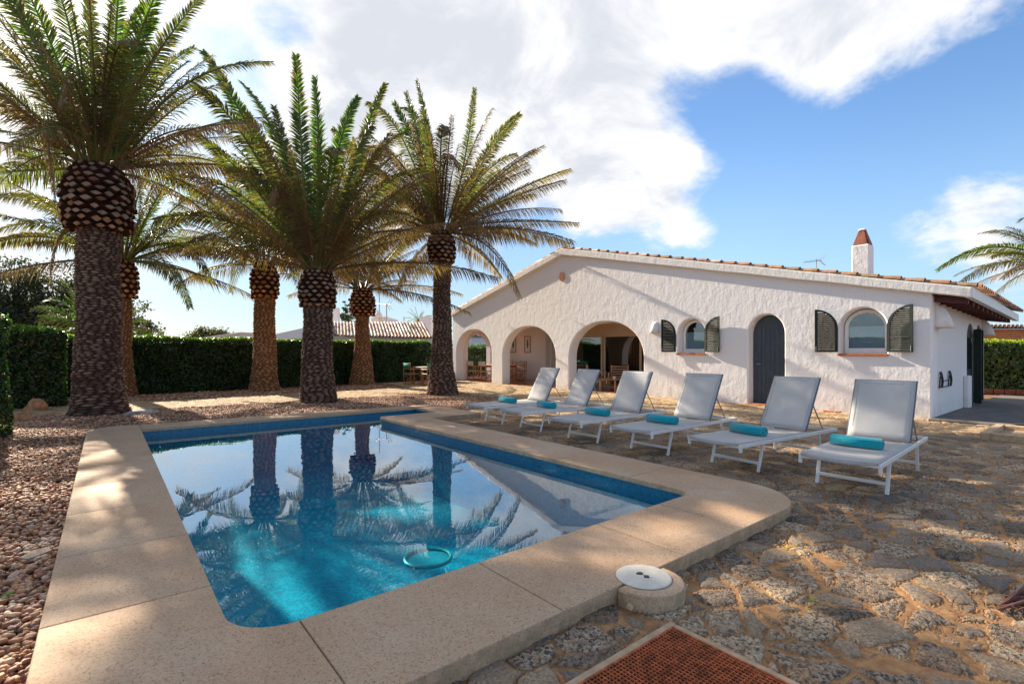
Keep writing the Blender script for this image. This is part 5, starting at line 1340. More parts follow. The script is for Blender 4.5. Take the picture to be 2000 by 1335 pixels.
def palm(label, base_px, d, zb0, zb1, bulbR, prof, tone, btone, crown_px, keys, nrand, L0, brownr, seed, rows=8, N=13, elev=(0, 85), group='palms around the pool'):
    random.seed(seed); pk = 1.0 if base_px == 192 else (.76 if base_px == 240 else .86); prof = [(a_, b_ * pk) for a_, b_ in prof]; bulbR *= .87
    v = pdir(base_px, 700); bx, by = v[0] * d, v[1] * d
    r = empty('palm_tree', (bx, by, 0), 0, label, 'palm tree', group)
    trunk_mesh(r, zb0 + .15, prof, tone, seed=seed)
    boots(r, zb0, zb1, bulbR, btone, seed, rows, N)
    # short stubs of leaf stalks around the crown
    org = Vector((bx, by, 0)); top = Vector((bx, by, zb1))
    def base_pt(P2, P1):
        h = Vector((P1.x - bx, P1.y - by, 0)); 
        if h.length > .01: h.normalize()
        return top + h * bulbR * .55 + Vector((0, 0, U(-.05, .15)))
    for kf in keys:
        (c_x, c_y, t_x, t_y, dm, dt, br) = kf[:7]; wd = kf[7] if len(kf) > 7 else .46
        P1 = at(c_x, c_y, d + dm); P2 = at(t_x, t_y, d + dt)
        frond(r, base_pt(P2, P1), P1, P2, br, wd, org=org, tipb=U(.3, .8) if br < .8 else 1, face=True)
    for k in range(nrand):
        a = k * 2.39996 + seed; q = (k + .5) / nrand; el = math.radians(elev[0] + (elev[1] - elev[0]) * (1 - q) ** .85 + U(-6, 6)); L = L0 * U(.85, 1.08)
        hd = Vector((math.cos(a), math.sin(a), 0))
        if hd.x * FW[0] + hd.y * FW[1] < -.45 and el < math.radians(38): el = math.radians(U(38, 60)); L *= .85
        d0 = hd * math.cos(el) + Vector((0, 0, math.sin(el)))
        P0 = top + hd * bulbR * .5; P1 = P0 + d0 * L * .55; drop = L * (.08 + .19 * math.cos(el)) 
        P2 = P0 + d0 * L * .97 + hd * .12 * L - Vector((0, 0, drop)) 
        br = min(1, max(0, brownr * (.15 + 1.7 * q) + U(-.15, .25)))
        frond(r, P0, P1, P2, br, .46 * L0 / 4.2, org=org)
    return r
DKT = ((0.045, 0.024, 0.016), (0.27, 0.175, 0.125)); DKB = ((0.055, 0.024, 0.015), (0.25, 0.165, 0.12))
ORT = ((0.15, 0.065, 0.028), (0.50, 0.27, 0.13)); ORB = ((0.085, 0.032, 0.016), (0.46, 0.26, 0.15))

keys1 = [(245, 150, 398, -10, .3, 1.0, .15, .50), (340, 110, 532, 122, .4, .8, .55, .34), (265, 150, 380, 92, 1.2, 2.4, .35, .40), (205, 110, 282, 8, .8, 1.4, .15, .40), (180, 110, 165, -90, .6, 1.2, .05),
         (215, 110, 240, -95, .2, .2, .1), (130, 120, 25, -70, .2, .3, .10, .55), (85, 140, -70, 40, .3, .3, .2, .5), (75, 200, -90, 130, -.3, -.6, .25, .5), (60, 245, -90, 250, .2, .3, .35),
         (140, 70, 118, 195, -1.3, -2.4, .75, .50), (212, 60, 255, 80, -1.0, -1.8, .55, .5), (150, 40, 95, -60, -.8, -1.2, .2), (330, 215, 455, 265, .6, 1.4, .7, .38), (350, 270, 500, 350, 1.2, 2.6, .6), (60, 270, -40, 405, -.6, -1.0, .35, .5),
         (55, 120, 118, 436, -1.2, -1.2, 1.0, .20), (50, 330, -90, 345, .8, 1.6, .4), (310, 300, 440, 420, 1.5, 2.6, .55), (90, 60, -40, -60, -1.0, -1.6, .2), (260, 60, 330, -60, -.8, -1.2, .15), (120, 200, 20, 290, -1.5, -2.5, .4), (285, 300, 272, 425, -.3, -.5, 1.0, .13), (270, 310, 262, 400, -.5, -.6, 1.0, .12),
         (290, 200, 400, 170, 2., 3.4, .5)]
palm('huge dark trunked palm at the left end of the pool', 192, 11.1, 4.05, 5.50, .72, [(0, .57), (.25, .50), (.6, .445), (1.3, .405), (2.2, .385), (3.2, .375), (4.2, .375)], DKT, DKB, None, keys1, 36, 4.1, .7, 1, 11, 17, (8, 85))
keys3 = [(590, 300, 578, 108, -.3, -.8, .05, .50), (628, 310, 615, 150, .5, 1.2, .05, .5), (700, 260, 752, 165, 0, 0, .2, .42), (565, 320, 535, 208, .4, 1.0, .1), (510, 260, 396, 100, .2, .4, .1, .5), (490, 230, 378, 165, -.6, -1.2, .5, .55),
         (545, 270, 528, 410, -1.3, -2.4, .7, .42), (645, 240, 662, 300, -1.3, -2.2, .35, .5), (690, 270, 728, 245, -.6, -1.2, .3), (470, 320, 320, 345, 0, 0, .3), (440, 390, 300, 430, -.5, -1., .45), (480, 420, 370, 470, .8, 1.4, .5),
         (690, 330, 785, 300, .6, 1.4, .4), (700, 300, 800, 250, 1.2, 2.2, .5), (480, 300, 350, 250, 1.0, 2.0, .4), (650, 260, 700, 190, 1.0, 1.8, .1), (560, 250, 470, 160, 1, 1.8, .15), (690, 400, 800, 420, -.8, -1.4, .6), (720, 340, 830, 330, -.5, -.8, .55)]
palm('dark trunked palm with dense green crown just behind the pool', 620, 13.75, 2.62, 3.62, .56, [(0, .58), (.3, .53), (.8, .47), (1.3, .44), (2.0, .425), (2.7, .42)], DKT, DKB, None, keys3, 34, 4.3, .8, 2, 9, 14, (8, 80))
keys5 = [(845, 270, 815, 158, .3, .6, .2, .42), (825, 280, 793, 182, -.4, -.8, .15, .42), (915, 300, 927, 172, 0, 0, .35, .40), (945, 270, 1015, 222, 0, .2, .35, .42), (955, 340, 1062, 285, .2, .4, .6, .40), (985, 370, 1115, 330, .3, .6, .8, .38), (980, 385, 1105, 352, -.6, -1.1, .85, .38),
         (990, 425, 1130, 436, -.2, -.4, .85, .34), (965, 450, 1015, 580, -.2, -.6, .95, .34), (905, 440, 925, 548, .3, .6, .95, .26), (790, 220, 718, 200, .2, .3, .6, .42), (770, 230, 685, 310, -.4, -.9, .85, .42), (760, 310, 640, 400, -.5, -1.2, .85, .42), (750, 370, 610, 460, 0, 0, .8, .42),
         (790, 420, 700, 520, -.4, -.8, .9), (855, 190, 875, 260, -1.4, -2.3, .6, .4), (930, 320, 1010, 300, .9, 1.8, .6), (860, 240, 900, 330, -1.6, -2.8, .9), (800, 330, 720, 420, -1.3, -2.4, .9), (835, 200, 780, 210, .8, 1.6, .3), (900, 390, 960, 470, -1.4, -2.2, .9), (880, 430, 800, 560, .6, 1.2, .9), (700, 300, 650, 250, 1, 1.6, .5)]
palm('tall slim dark trunked palm nearest the porch', 863, 16.2, 4.28, 5.25, .50, [(0, .60), (.3, .53), (.8, .44), (1.3, .38), (2.2, .325), (3.2, .31), (4.4, .31)], DKT, DKB, None, keys5, 38, 4.3, 1.5, 3, 8, 12, (-6, 75))
keys2 = [(470, 470, 450, 572, -.5, -1.0, .5, .4), (430, 440, 310, 480, 0, 0, .5), (400, 470, 360, 500, -1.5, -2.8, .3), (580, 470, 590, 590, .5, 1, .5), (450, 400, 330, 380, .4, .8, .4), (560, 420, 640, 520, .5, 1., .5), (480, 380, 420, 300, .3, .6, .2)]
palm('orange trunked palm between the two dark palms by the hedge', 517, 17.9, 3.30, 4.50, .53, [(0, .60), (.3, .52), (.8, .46), (1.5, .42), (2.2, .39), (3.4, .38)], ORT, ORB, None, keys2, 30, 3.9, .65, 4, 8, 12, (0, 80))
keys4 = [(745, 490, 842, 528, -.2, -.4, .7, .26), (690, 500, 640, 560, -.4, -.8, .6), (650, 480, 560, 540, 0, 0, .6), (690, 420, 640, 340, 0, 0, .4), (740, 430, 800, 380, 0, .4, .5), (770, 470, 850, 450, .4, .8, .7), (680, 450, 600, 430, .3, .5, .6), (715, 440, 740, 560, -2, -3, .9)]
palm('orange trunked palm in front of the tiled neighbour roof', 708, 21.4, 2.92, 4.05, .60, [(0, .62), (.3, .55), (.9, .46), (1.6, .37), (2.3, .31), (3.0, .31)], ORT, ORB, None, keys4, 30, 3.8, 1.15, 5, 9, 13, (0, 75))
keys6 = [(130, 400, -10, 452, -.4, -.8, .4), (120, 360, -30, 385, .4, .8, .4), (330, 480, 372, 600, -.6, -1.2, .4, .42), (360, 430, 412, 548, .2, .3, .3, .4), (110, 360, 98, 555, -.5, -.7, 1., .18), (330, 400, 440, 420, .3, .4, .4), (150, 320, 40, 300, .5, .6, .4), (320, 420, 420, 500, .6, 1.4, .5), (60, 420, -60, 500, .6, 1.0, .5)]
palm('orange trunked palm half hidden behind the huge left palm', 240, 15.9, 3.10, 4.30, .46, [(0, .50), (.3, .42), (.8, .34), (1.6, .29), (3.2, .28)], ORT, ORB, None, keys6, 32, 4.0, .5, 6, 8, 12, (-8, 80))

# palm right of the house (crown just outside the frame)
random.seed(21)
def lone_palm(label, px, d, z, L0, br, seed, n, keys=(), el=(0, 80), zt=0.0, R=.3, grp=None):
    random.seed(seed); v = pdir(px, 600); bx, by = v[0] * d, v[1] * d
    r = empty('palm_tree', (bx, by, zt), 0, label, 'palm tree', grp)
    mb = MB(); mb.lathe([(R * 1.2, 0), (R, .5), (R * .9, z - zt), (R * .6, z - zt + .3)], 20, col=(.2, .15, .11)); mb.build('trunk', M_BARK, r, smooth=50.0)
    org = Vector((bx, by, zt)); top = Vector((bx, by, z))
    for kf in keys:
        P1 = at(kf[0], kf[1], d + kf[4]); P2 = at(kf[2], kf[3], d + kf[5]); frond(r, top, P1, P2, kf[6], kf[7] if len(kf) > 7 else .42 * L0 / 4.2, org=org)
    for k in range(n):
        a = k * 2.39996 + seed; q = (k + .5) / n; e_ = math.radians(el[0] + (el[1] - el[0]) * (1 - q) + U(-6, 6)); L = L0 * U(.85, 1.05)
        hd = Vector((math.cos(a), math.sin(a), 0)); d0 = hd * math.cos(e_) + Vector((0, 0, math.sin(e_)))
        P1 = top + d0 * L * .55; P2 = top + d0 * L * .95 - Vector((0, 0, L * (.10 + .3 * math.cos(e_))))
        frond(r, top, P1, P2, min(1, max(0, br * (.3 + q) + U(-.1, .1))), .44 * L0 / 4.2, org=org, dens=1.0 if L0 > 2 else 1.6)
    return r
lone_palm('palm beyond the right end of the house with arching fronds', 2070, 19.0, 4.6, 3.6, .5, 31, 22, [(1950, 440, 1830, 527, 0, 0, .35, .40), (1990, 430, 1912, 456, .5, 1, .35, .38), (1960, 480, 1865, 560, .6, 1.4, .5, .4), (2020, 400, 1990, 432, .3, .5, .3), (1980, 480, 1900, 500, -.4, -.9, .4, .4), (1985, 520, 1930, 590, .3, .6, .6, .34)])
lone_palm('low palm with yellow green fronds behind the left hedge', 185, 23.0, 2.0, 3.1, .25, 33, 20, [(120, 590, 62, 604, 0, 0, .15, .5), (130, 570, 85, 590, -.5, -1, .1, .5), (160, 590, 122, 548, 0, 0, .1, .5), (230, 620, 318, 650, 0, 0, .5, .3), (230, 610, 300, 630, .4, 1, .4, .3), (230, 600, 302, 604, .4, .8, .4, .3), (110, 600, 75, 628, -.4, -.8, .5, .5)], (5, 60), 0.0, .3)
lone_palm('tiny distant palm beside the white rooftop block', 818, 60, 5.0, 2.6, .4, 35, 20, (), (-5, 70), 0, .25)

# ================================================================ HEDGES
def hedge(label, A, B, depth, z1, n, leaf=.055, seed=0, z0=0.0, normal_side=1, round_=.25, cat='hedge', base=(0.022, 0.050, 0.011)):
    """clipped hedge along A-B (front face), depth behind; leaves scattered through a thin outer shell"""
    rs = np.random.RandomState(seed); A = np.array(A, float); B = np.array(B, float); d = B - A; L = np.linalg.norm(d); d /= L
    nr = np.array([d[1], -d[0]]) * normal_side          # towards the viewer
    h = z1 - z0
    areas = np.array([L * h, L * depth, depth * h, depth * h]); cnt = (n * areas / areas.sum()).astype(int)
    Ps = []; Ns = []
    def add(u, w_, z, nn): Ps.append(np.stack([A[0] + d[0] * u - nr[0] * w_, A[1] + d[1] * u - nr[1] * w_, z], 1)); Ns.append(np.tile(nn, (len(u), 1)))
    sh = lambda k: rs.exponential(.055, k).clip(0, .28)
    k = cnt[0]; add(rs.uniform(0, L, k), sh(k), z0 + rs.uniform(0, h, k), np.array([nr[0], nr[1], .15]))
    k = cnt[1]; add(rs.uniform(0, L, k), rs.uniform(0, depth, k), z1 - sh(k) + .03 * rs.randn(k), np.array([0, 0, 1.]))
    k = cnt[2]; add(sh(k), rs.uniform(0, depth, k), z0 + rs.uniform(0, h, k), np.array([-d[0], -d[1], .15]))
    k = cnt[3]; add(L - sh(k), rs.uniform(0, depth, k), z0 + rs.uniform(0, h, k), np.array([d[0], d[1], .15]))
    P = np.concatenate(Ps); Nn = np.concatenate(Ns); n = len(P)
    # soften top edges and undulate
    uu = (P[:, 0] - A[0]) * d[0] + (P[:, 1] - A[1]) * d[1]; ww = -((P[:, 0] - A[0]) * nr[0] + (P[:, 1] - A[1]) * nr[1])
    e_ = np.minimum(np.minimum(uu, L - uu), np.minimum(ww, depth - ww)).clip(0, round_)
    drop = (round_ - np.sqrt(np.maximum(round_ ** 2 - (round_ - e_) ** 2, 0)))
    P[:, 2] = np.minimum(P[:, 2], z1 - drop + .02 * rs.randn(n) + .10 * np.maximum(0, rs.rand(n) - .93) / .07)
    bump_ = .05 * np.sin(uu * 3.1 + P[:, 2] * 2.3 + seed) + .035 * np.sin(uu * 7.7 - P[:, 2] * 5 + 1)
    P[:, :2] += nr[None] * (bump_ * np.where(ww < depth / 2, 1, 0))[:, None]
    P[:, 2] += .03 * np.sin(uu * 2.3 + seed) * (P[:, 2] - z0) / h
    Nn = Nn + .75 * rs.randn(n, 3); Nn /= np.linalg.norm(Nn, axis=1)[:, None]
    t = np.cross(Nn, rs.randn(n, 3)); t /= np.linalg.norm(t, axis=1)[:, None]; b = np.cross(Nn, t)
    s_ = leaf * rs.uniform(.6, 1.25, n)[:, None]
    V = np.stack([P - t * s_, P + b * s_ * .45 + Nn * s_ * .12, P + t * s_, P - b * s_ * .45 + Nn * s_ * .12], 1).reshape(-1, 3)
    Fq = np.arange(n * 4).reshape(-1, 4)
    c = np.array(base)[None] * rs.uniform(.5, 1.7, (n, 1)); y_ = rs.rand(n) < .10; c[y_] = c[y_] * np.array([2.2, 1.9, 1.1]); yb = rs.rand(n) < .03; c[yb] = np.array([.16, .09, .04])
    topk = ((P[:, 2] - z0) / h > .93); c[topk] = c[topk] * np.array([2.8, 2.5, 1.3])  # sunlit top fringe put into the leaf colour
    C = np.repeat(c, 4, 0)
    r = empty('clipped_hedge', (float(A[0]), float(A[1]), 0), 0, label, cat)
    V = V - np.array([A[0], A[1], 0]); np_mesh('foliage', V, Fq, M_HEDGE, C, r, smooth=False)
    # woody inside: dark twig mass kept behind the leaf shell
    i = .16; m_ = MB(); a0 = d * i - nr * i; a1 = d * (L - i) - nr * i; b1 = d * (L - i) - nr * (depth - i); b0 = d * i - nr * (depth - i)
    m_.add([(a0[0], a0[1], z0), (a1[0], a1[1], z0), (b1[0], b1[1], z0), (b0[0], b0[1], z0), (a0[0], a0[1], z1 - i - .05), (a1[0], a1[1], z1 - i - .05), (b1[0], b1[1], z1 - i - .05), (b0[0], b0[1], z1 - i - .05)],
        [(3, 2, 1, 0), (4, 5, 6, 7), (0, 1, 5, 4), (1, 2, 6, 5), (2, 3, 7, 6), (3, 0, 4, 7)]); m_.build('twig_mass', simple('hedge_inside', (.012, .014, .007), 1.0), r)
    return r
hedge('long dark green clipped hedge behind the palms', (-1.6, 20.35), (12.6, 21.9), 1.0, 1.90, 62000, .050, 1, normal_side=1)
hedge('clipped hedge seen through the left porch arch', (12.8, 23.6), (24, 24.6), 1.0, 1.80, 16000, .055, 2)
hedge('thick rounded hedge block at the left behind the small rock', (-4.5, 16.6), (-0.78, 17.3), 2.2, 2.06, 30000, .045, 3, round_=.35)
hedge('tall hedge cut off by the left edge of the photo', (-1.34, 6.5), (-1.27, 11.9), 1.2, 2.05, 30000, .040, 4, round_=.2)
hedge('sunny leafed hedge beyond the right side of the house', (22.6, 4.6), (25.2, -3.0), 1.2, 1.78, 16000, .085, 5, base=(0.085, 0.115, 0.03))
mb = MB()
for k in range(30):
    t = k / 30; a = Vector((22.2, 4.6, 0)).lerp(Vector((24.8, -3.0, 0)), t); b = Vector((22.2, 4.6, 0)).lerp(Vector((24.8, -3.0, 0)), t + .031); mb.bar((a.x, a.y, .08), (b.x, b.y, .08), .12, .16, bev=.01)
mb.build('brick_border', M_BRICK, label='low red brick border in front of the right hedge', category='border')

# ================================================================ TREES
def leaf_tree(name, label, loc, H, crown, n, leaf, colr, seed, trunk_r=.15, gap=.0, cat='tree'):
    """crown: list of (dx,dy,z,rx,rz); leaves gathered in clumps"""
    rs = np.random.RandomState(seed); r = empty(name, loc, 0, label, cat)
    Ps = []; tot = sum(c[3] ** 2 for c in crown)
    limbs = MB(); limbs.tube([(0, 0, 0), (.1, 0, H * .3), (0, .1, H * .6)], [trunk_r, trunk_r * .8, trunk_r * .5], 8)
    for (dx, dy, z, rx, rz_) in crown:
        k = int(n * rx ** 2 / tot); ncl = max(6, k // 45)
        v = rs.randn(ncl, 3); v /= np.linalg.norm(v, axis=1)[:, None]; v *= rs.uniform(.35, 1.0, ncl)[:, None] ** .6
        cc = v * np.array([rx, rx, rz_]) + np.array([dx, dy, z])
        for q in range(0, ncl, 3): limbs.tube([(0, 0, H * .45), (dx * .6 + cc[q][0] * .2, dy * .6 + cc[q][1] * .2, (H * .45 + cc[q][2]) / 2), tuple(cc[q])], [trunk_r * .4, trunk_r * .25, .015], 4)
        idx = rs.randint(0, ncl, k); cs = rx * .17
        Ps.append(cc[idx] + rs.randn(k, 3) * cs * np.array([1, 1, .7]))
    P = np.concatenate(Ps); n = len(P)
    Nn = rs.randn(n, 3) + np.array([0, 0, .5]); Nn /= np.linalg.norm(Nn, axis=1)[:, None]; t = np.cross(Nn, rs.randn(n, 3)); t /= np.linalg.norm(t, axis=1)[:, None]; b = np.cross(Nn, t)
    s_ = leaf * rs.uniform(.6, 1.3, n)[:, None]
    V = np.stack([P - t * s_, P + b * s_ * .5, P + t * s_, P - b * s_ * .5], 1).reshape(-1, 3)
    c = np.array(colr)[None] * rs.uniform(.55, 1.6, (n, 1)); br = rs.rand(n) < .12; c[br] = c[br] * np.array([1.9, 1.1, .7])
    np_mesh('foliage', V, np.arange(n * 4).reshape(-1, 4), M_TREE, np.repeat(c, 4, 0), r, smooth=False)
    limbs.build('trunk', M_STEM, r)
    return r
p = at(75, 686, 27)
leaf_tree('tree', 'large dark loose leaved tree behind the left hedge', (p.x, p.y, 0), 5.5, [(-1.2, .2, 4.6, 1.7, 1.7), (.5, 0, 4.7, 1.4, 1.6), (-2.0, 0, 3.0, 1.9, 1.6), (.4, 0, 2.8, 1.9, 1.5), (1.6, 0, 3.3, 1.4, 1.3)], 26000, .085, (.045, .055, .03), 41, .22)
p = at(262, 686, 27)
leaf_tree('tree', 'thin dark tree showing right of the huge palm trunk', (p.x, p.y, 0), 3.8, [(0, 0, 3.0, .9, 1.1), (.3, -.2, 2.2, .9, .8)], 3600, .085, (.05, .06, .035), 42, .12)
p = at(418, 686, 45)
leaf_tree('shrub', 'rounded green and reddish bush beyond the long hedge', (p.x, p.y, 0), 2.5, [(-.9, .7, 2.4, 1.3, 1.05), (.5, -.4, 2.4, 1.3, .95), (0, 0, 2.2, 1.5, 1.1)], 9000, .11, (.07, .065, .025), 43, .15, cat='bush')
p = at(676, 686, 44)
leaf_tree('tree', 'small sparse tree behind the tiled neighbour roof', (p.x, p.y, 0), 6.0, [(0, 0, 5.5, .35, .6), (-.3, .1, 4.8, .6, .5), (.3, 0, 4.1, .8, .6)], 1100, .10, (.04, .06, .045), 44, .07)

# ================================================================ NEIGHBOURS
def boxpx(mb, x0, x1, ytop, d, depth, zb=0.0):
    a = at(x0, ytop, d); b = at(x1, ytop, d); f = Vector((FW[0], FW[1], 0)) * depth; z1 = a.z
    vs = [(a.x, a.y, zb), (b.x, b.y, zb), (b.x + f.x, b.y + f.y, zb), (a.x + f.x, a.y + f.y, zb)]; vs += [(v[0], v[1], z1) for v in vs]
    mb.add(vs, [(3, 2, 1, 0), (4, 5, 6, 7), (0, 1, 5, 4), (1, 2, 6, 5), (2, 3, 7, 6), (3, 0, 4, 7)])
nh = empty('neighbour_house', tuple(at(740, 686, 32)[:2]) + (0,), 0, 'neighbouring white house with weathered barrel tile roof behind the hedge', 'house')
NO = nh.location.copy()
def nb(o): o.parent = nh; o.location = (-NO[0], -NO[1], 0); return o
mb = MB(); boxpx(mb, 600, 846, 657, 32.2, 5); boxpx(mb, 540, 622, 652, 32.6, 4); nb(mb.build('wall', M_NB))
a, b, c_, d_ = at(632, 655, 31.6), at(845, 660, 31.6), at(828, 630, 35.0), at(634, 629, 35.0)
nb(tile_roof('roof', a, b, c_, d_, 32, M_TILE, rows=9, amp=.09, white=.55))
mb = MB()
a = at(538, 652, 32.2); b = at(606, 640, 32.2); f_ = Vector((FW[0], FW[1], 0)) * 4
for (p_, q_) in ((at(536, 655, 32.1), at(600, 641, 32.1)), (at(600, 641, 32.1), at(634, 634, 32.1))):
    mb.add([p_, q_, q_ + Vector((0, 0, .08)), p_ + Vector((0, 0, .08)), p_ + f_, q_ + f_, q_ + f_ + Vector((0, 0, .08)), p_ + f_ + Vector((0, 0, .08))], [(0, 1, 2, 3), (7, 6, 5, 4), (0, 4, 5, 1), (3, 2, 6, 7), (0, 3, 7, 4), (1, 5, 6, 2)])
    mb.add([Vector((p_.x, p_.y, 1.5)), Vector((q_.x, q_.y, 1.5)), q_, p_], [(0, 1, 2, 3)])
nb(mb.build('gable', M_NB))
mb = MB(); boxpx(mb, 651, 660, 601, 37, .4, 2.5); nb(mb.build('chimney', M_PINK))
mb = MB(); boxpx(mb, 592, 602, 626, 37, .4, 2.5); nb(mb.build('chimney', M_PINK))
h2 = empty('neighbour_house', tuple(at(780, 686, 42)[:2]) + (0,), 0, 'flat topped pale house rising behind the tiled neighbour roof', 'house')
NO2 = h2.location.copy()
mb = MB(); boxpx(mb, 725, 757, 619, 42, 4); boxpx(mb, 757, 786, 629, 42.5, 4); boxpx(mb, 819, 842, 618, 41, 3); o = mb.build('wall', M_PINK); o.parent = h2; o.location = (-NO2[0], -NO2[1], 0)
mb = MB(); boxpx(mb, 728, 757, 617.5, 41.7, .5, at(730, 620, 41.7).z); boxpx(mb, 755, 790, 627.5, 42.2, .5, at(770, 629.5, 42.2).z); o = mb.build('parapet', M_NB); o.parent = h2; o.location = (-NO2[0], -NO2[1], 0)
mb = MB(); q_ = at(739, 619, 41); mb.lathe([(.35, 0), (.30, .25), (.15, .45), (.17, .6)], 12, o=(q_.x, q_.y, q_.z - .05)); o = mb.build('chimney', M_PINK); o.parent = h2; o.location = (-NO2[0], -NO2[1], 0)
h3 = empty('neighbour_house', tuple(at(500, 686, 40)[:2]) + (0,), 0, 'low white roof line just above the hedge left of the orange palm', 'house')
NO3 = h3.location.copy(); mb = MB()
p_, q_, r_ = at(378, 662, 40), at(470, 650, 40), at(570, 656, 40); f_ = Vector((FW[0], FW[1], 0)) * 6
mb.add([Vector((p_.x, p_.y, 0)), Vector((r_.x, r_.y, 0)), r_, q_, p_], [(0, 1, 2, 3, 4)])
for (a, b) in ((p_, q_), (q_, r_)): mb.add([a, b, b + f_, a + f_], [(0, 1, 2, 3)])
o = mb.build('wall', M_NB); o.parent = h3; o.location = (-NO3[0], -NO3[1], 0)
mb = MB()
for (a, b) in ((at(376, 664, 39.7), at(470, 651, 39.7)), (at(470, 651, 39.7), at(572, 657, 39.7))): mb.add([a, b, b + Vector((0, 0, .12)), a + Vector((0, 0, .12)), a + f_, b + f_, b + f_ + Vector((0, 0, .12)), a + f_ + Vector((0, 0, .12))], [(0, 1, 2, 3), (7, 6, 5, 4), (0, 4, 5, 1), (3, 2, 6, 7), (0, 3, 7, 4), (1, 5, 6, 2)])
o = mb.build('roof', M_PINK); o.parent = h3; o.location = (-NO3[0], -NO3[1], 0)
h4 = empty('neighbour_house', tuple(at(930, 686, 40)[:2]) + (0,), 0, 'pale distant house seen through the left porch arch', 'house')
NO4 = h4.location.copy(); mb = MB(); boxpx(mb, 900, 917, 640, 39, 6); boxpx(mb, 917, 975, 655, 41, 5); o = mb.build('wall', M_NB); o.parent = h4; o.location = (-NO4[0], -NO4[1], 0)
mb = MB(); p_ = at(908, 655, 38.9); mb.box((p_.x - .2, p_.y - .2, 1.5), (p_.x + .2, p_.y, 3.0)); o = mb.build('window', M_DOOR); o.parent = h4; o.location = (-NO4[0], -NO4[1], 0)
a, b, c_, d_ = at(917, 656, 40.8), at(978, 660, 40.8), at(960, 640, 45), at(925, 640, 45)
o = tile_roof('roof', a, b, c_, d_, 12, M_TILE, rows=6, amp=.08, white=.8); o.parent = h4; o.location = (-NO4[0], -NO4[1], 0)
# masts
def mast(label, px, y0, y1, d, yagi):
    a = at(px, y0, d); b = at(px, y1, d); r = empty('aerial_mast', (a.x, a.y, 0), 0, label, 'antenna')
    mb = MB(); mb.tube([(0, 0, a.z - 1.2), (0, 0, b.z)], .035, 6); mb.build('pole', M_STEEL, r)
    if yagi:
        mb = MB(); z = b.z - .1; mb.tube([(-.9, 0, z), (.35, .2, z)], .02, 4)
        for k in range(7): x_ = -.8 + k * .16; mb.tube([(x_, -.25, z - .0), (x_, .3, z + .02)], .014, 4)
        for s_ in (-1, 1): mb.tube([(.3, .2, z), (.55, .2, z + s_ * .35)], .016, 4); mb.tube([(.1, .1, z), (.3, .1, z + s_ * .4)], .016, 4)
        mb.build('antenna', M_STEEL, r)
    return r
mast('thin tall mast rising behind the orange trunked palm', 741, 622, 555, 41.5, False); mast('rooftop mast with a yagi aerial right of the tall thin mast', 755, 632, 592, 36, True)
mast('short pole on the flat roof left of the white block', 789, 632, 618, 44, False)
# wooden pergola beam with tiles at the right edge
pg = empty('garden_pergola', tuple(at(1980, 686, 24)[:2]) + (0,), 0, 'orange wooden pergola with clay tiles beyond the right hedge', 'pergola'); PO = pg.location.copy()
mb = MB(); a = at(1910, 653, 24.0); b = at(2080, 653, 24.0); mb.bar(a, b, .18, .50); o = mb.build('beam', M_BEAM); o.parent = pg; o.location = (-PO[0], -PO[1], 0)
for x_ in (1912, 2060): 
    mb = MB(); a = at(x_, 660, 24.1); mb.bar((a.x, a.y, 0), (a.x, a.y, a.z), .16, .16); o = mb.build('post', M_BEAM); o.parent = pg; o.location = (-PO[0], -PO[1], 0)
o = tile_roof('tile_cover', at(1905, 641, 23.7), at(2090, 641, 23.7), at(2090, 633, 26.5), at(1905, 633, 26.5), 22, M_TILE, rows=5, amp=.08, white=.3); o.parent = pg; o.location = (-PO[0], -PO[1], 0)

# ================================================================ SMALL THINGS
def rock(name, label, loc, sx, sy, sz, mat, seed, cat='rock', sub_=3):
    bm = bmesh.new(); bmesh.ops.create_icosphere(bm, subdivisions=sub_, radius=1)
    for v in bm.verts:
        p = v.co.copy(); k = 1 + .35 * noise.noise(p * 1.3 + Vector((seed, 0, 0))) + .16 * noise.noise(p * 3.5 + Vector((0, seed, 0)))
        v.co = Vector((p.x * sx * k, p.y * sy * k, max(p.z, -.4) * sz * k))
    me = bpy.data.meshes.new(name); bm.to_mesh(me); bm.free(); me.materials.append(mat); me.shade_smooth(); me.set_sharp_from_angle(angle=math.radians(30))
    o = bpy.data.objects.new(name, me); COL.objects.link(o); o.location = loc; return setp(o, label=label, category=cat)
rock('rock', 'orange limestone rock on the gravel near the left hedges', (-1.28, 13.75, .06), .16, .14, .17, M_ROCK, 3)
rock('rock', 'reddish rock leaning against the rounded left hedge block', (-1.30, 16.45, .06), .19, .15, .20, M_ROCK, 8)
rock('rock', 'pale grey flat rock at the right foot of the huge palm', (.62, 13.95, .03), .30, .16, .07, M_WSTONE, 5)
rock('stone_chip', 'small stone chip lying beside the skimmer drum', (2.20, 1.70, .02), .022, .018, .02, M_CONC, 6, 'stone', 2)
mb = MB(); mb.add([(-.14, -.06, 0), (.05, -.09, 0), (.13, .03, 0), (.06, .09, 0), (-.10, .06, 0), (-.13, -.05, .03), (.05, -.08, .035), (.12, .03, .032), (.05, .08, .03), (-.10, .05, .03)],
    [(0, 1, 2, 3, 4), (9, 8, 7, 6, 5), (0, 5, 6, 1), (1, 6, 7, 2), (2, 7, 8, 3), (3, 8, 9, 4), (4, 9, 5, 0)])
o = mb.build('flagstone_piece', M_FLAG, label='thin broken flagstone lying on the gravel beside the coping', category='stone'); o.location = (-.36, 4.62, .03); o.rotation_euler = (0, 0, .9); o.scale = (.8, .8, .7)
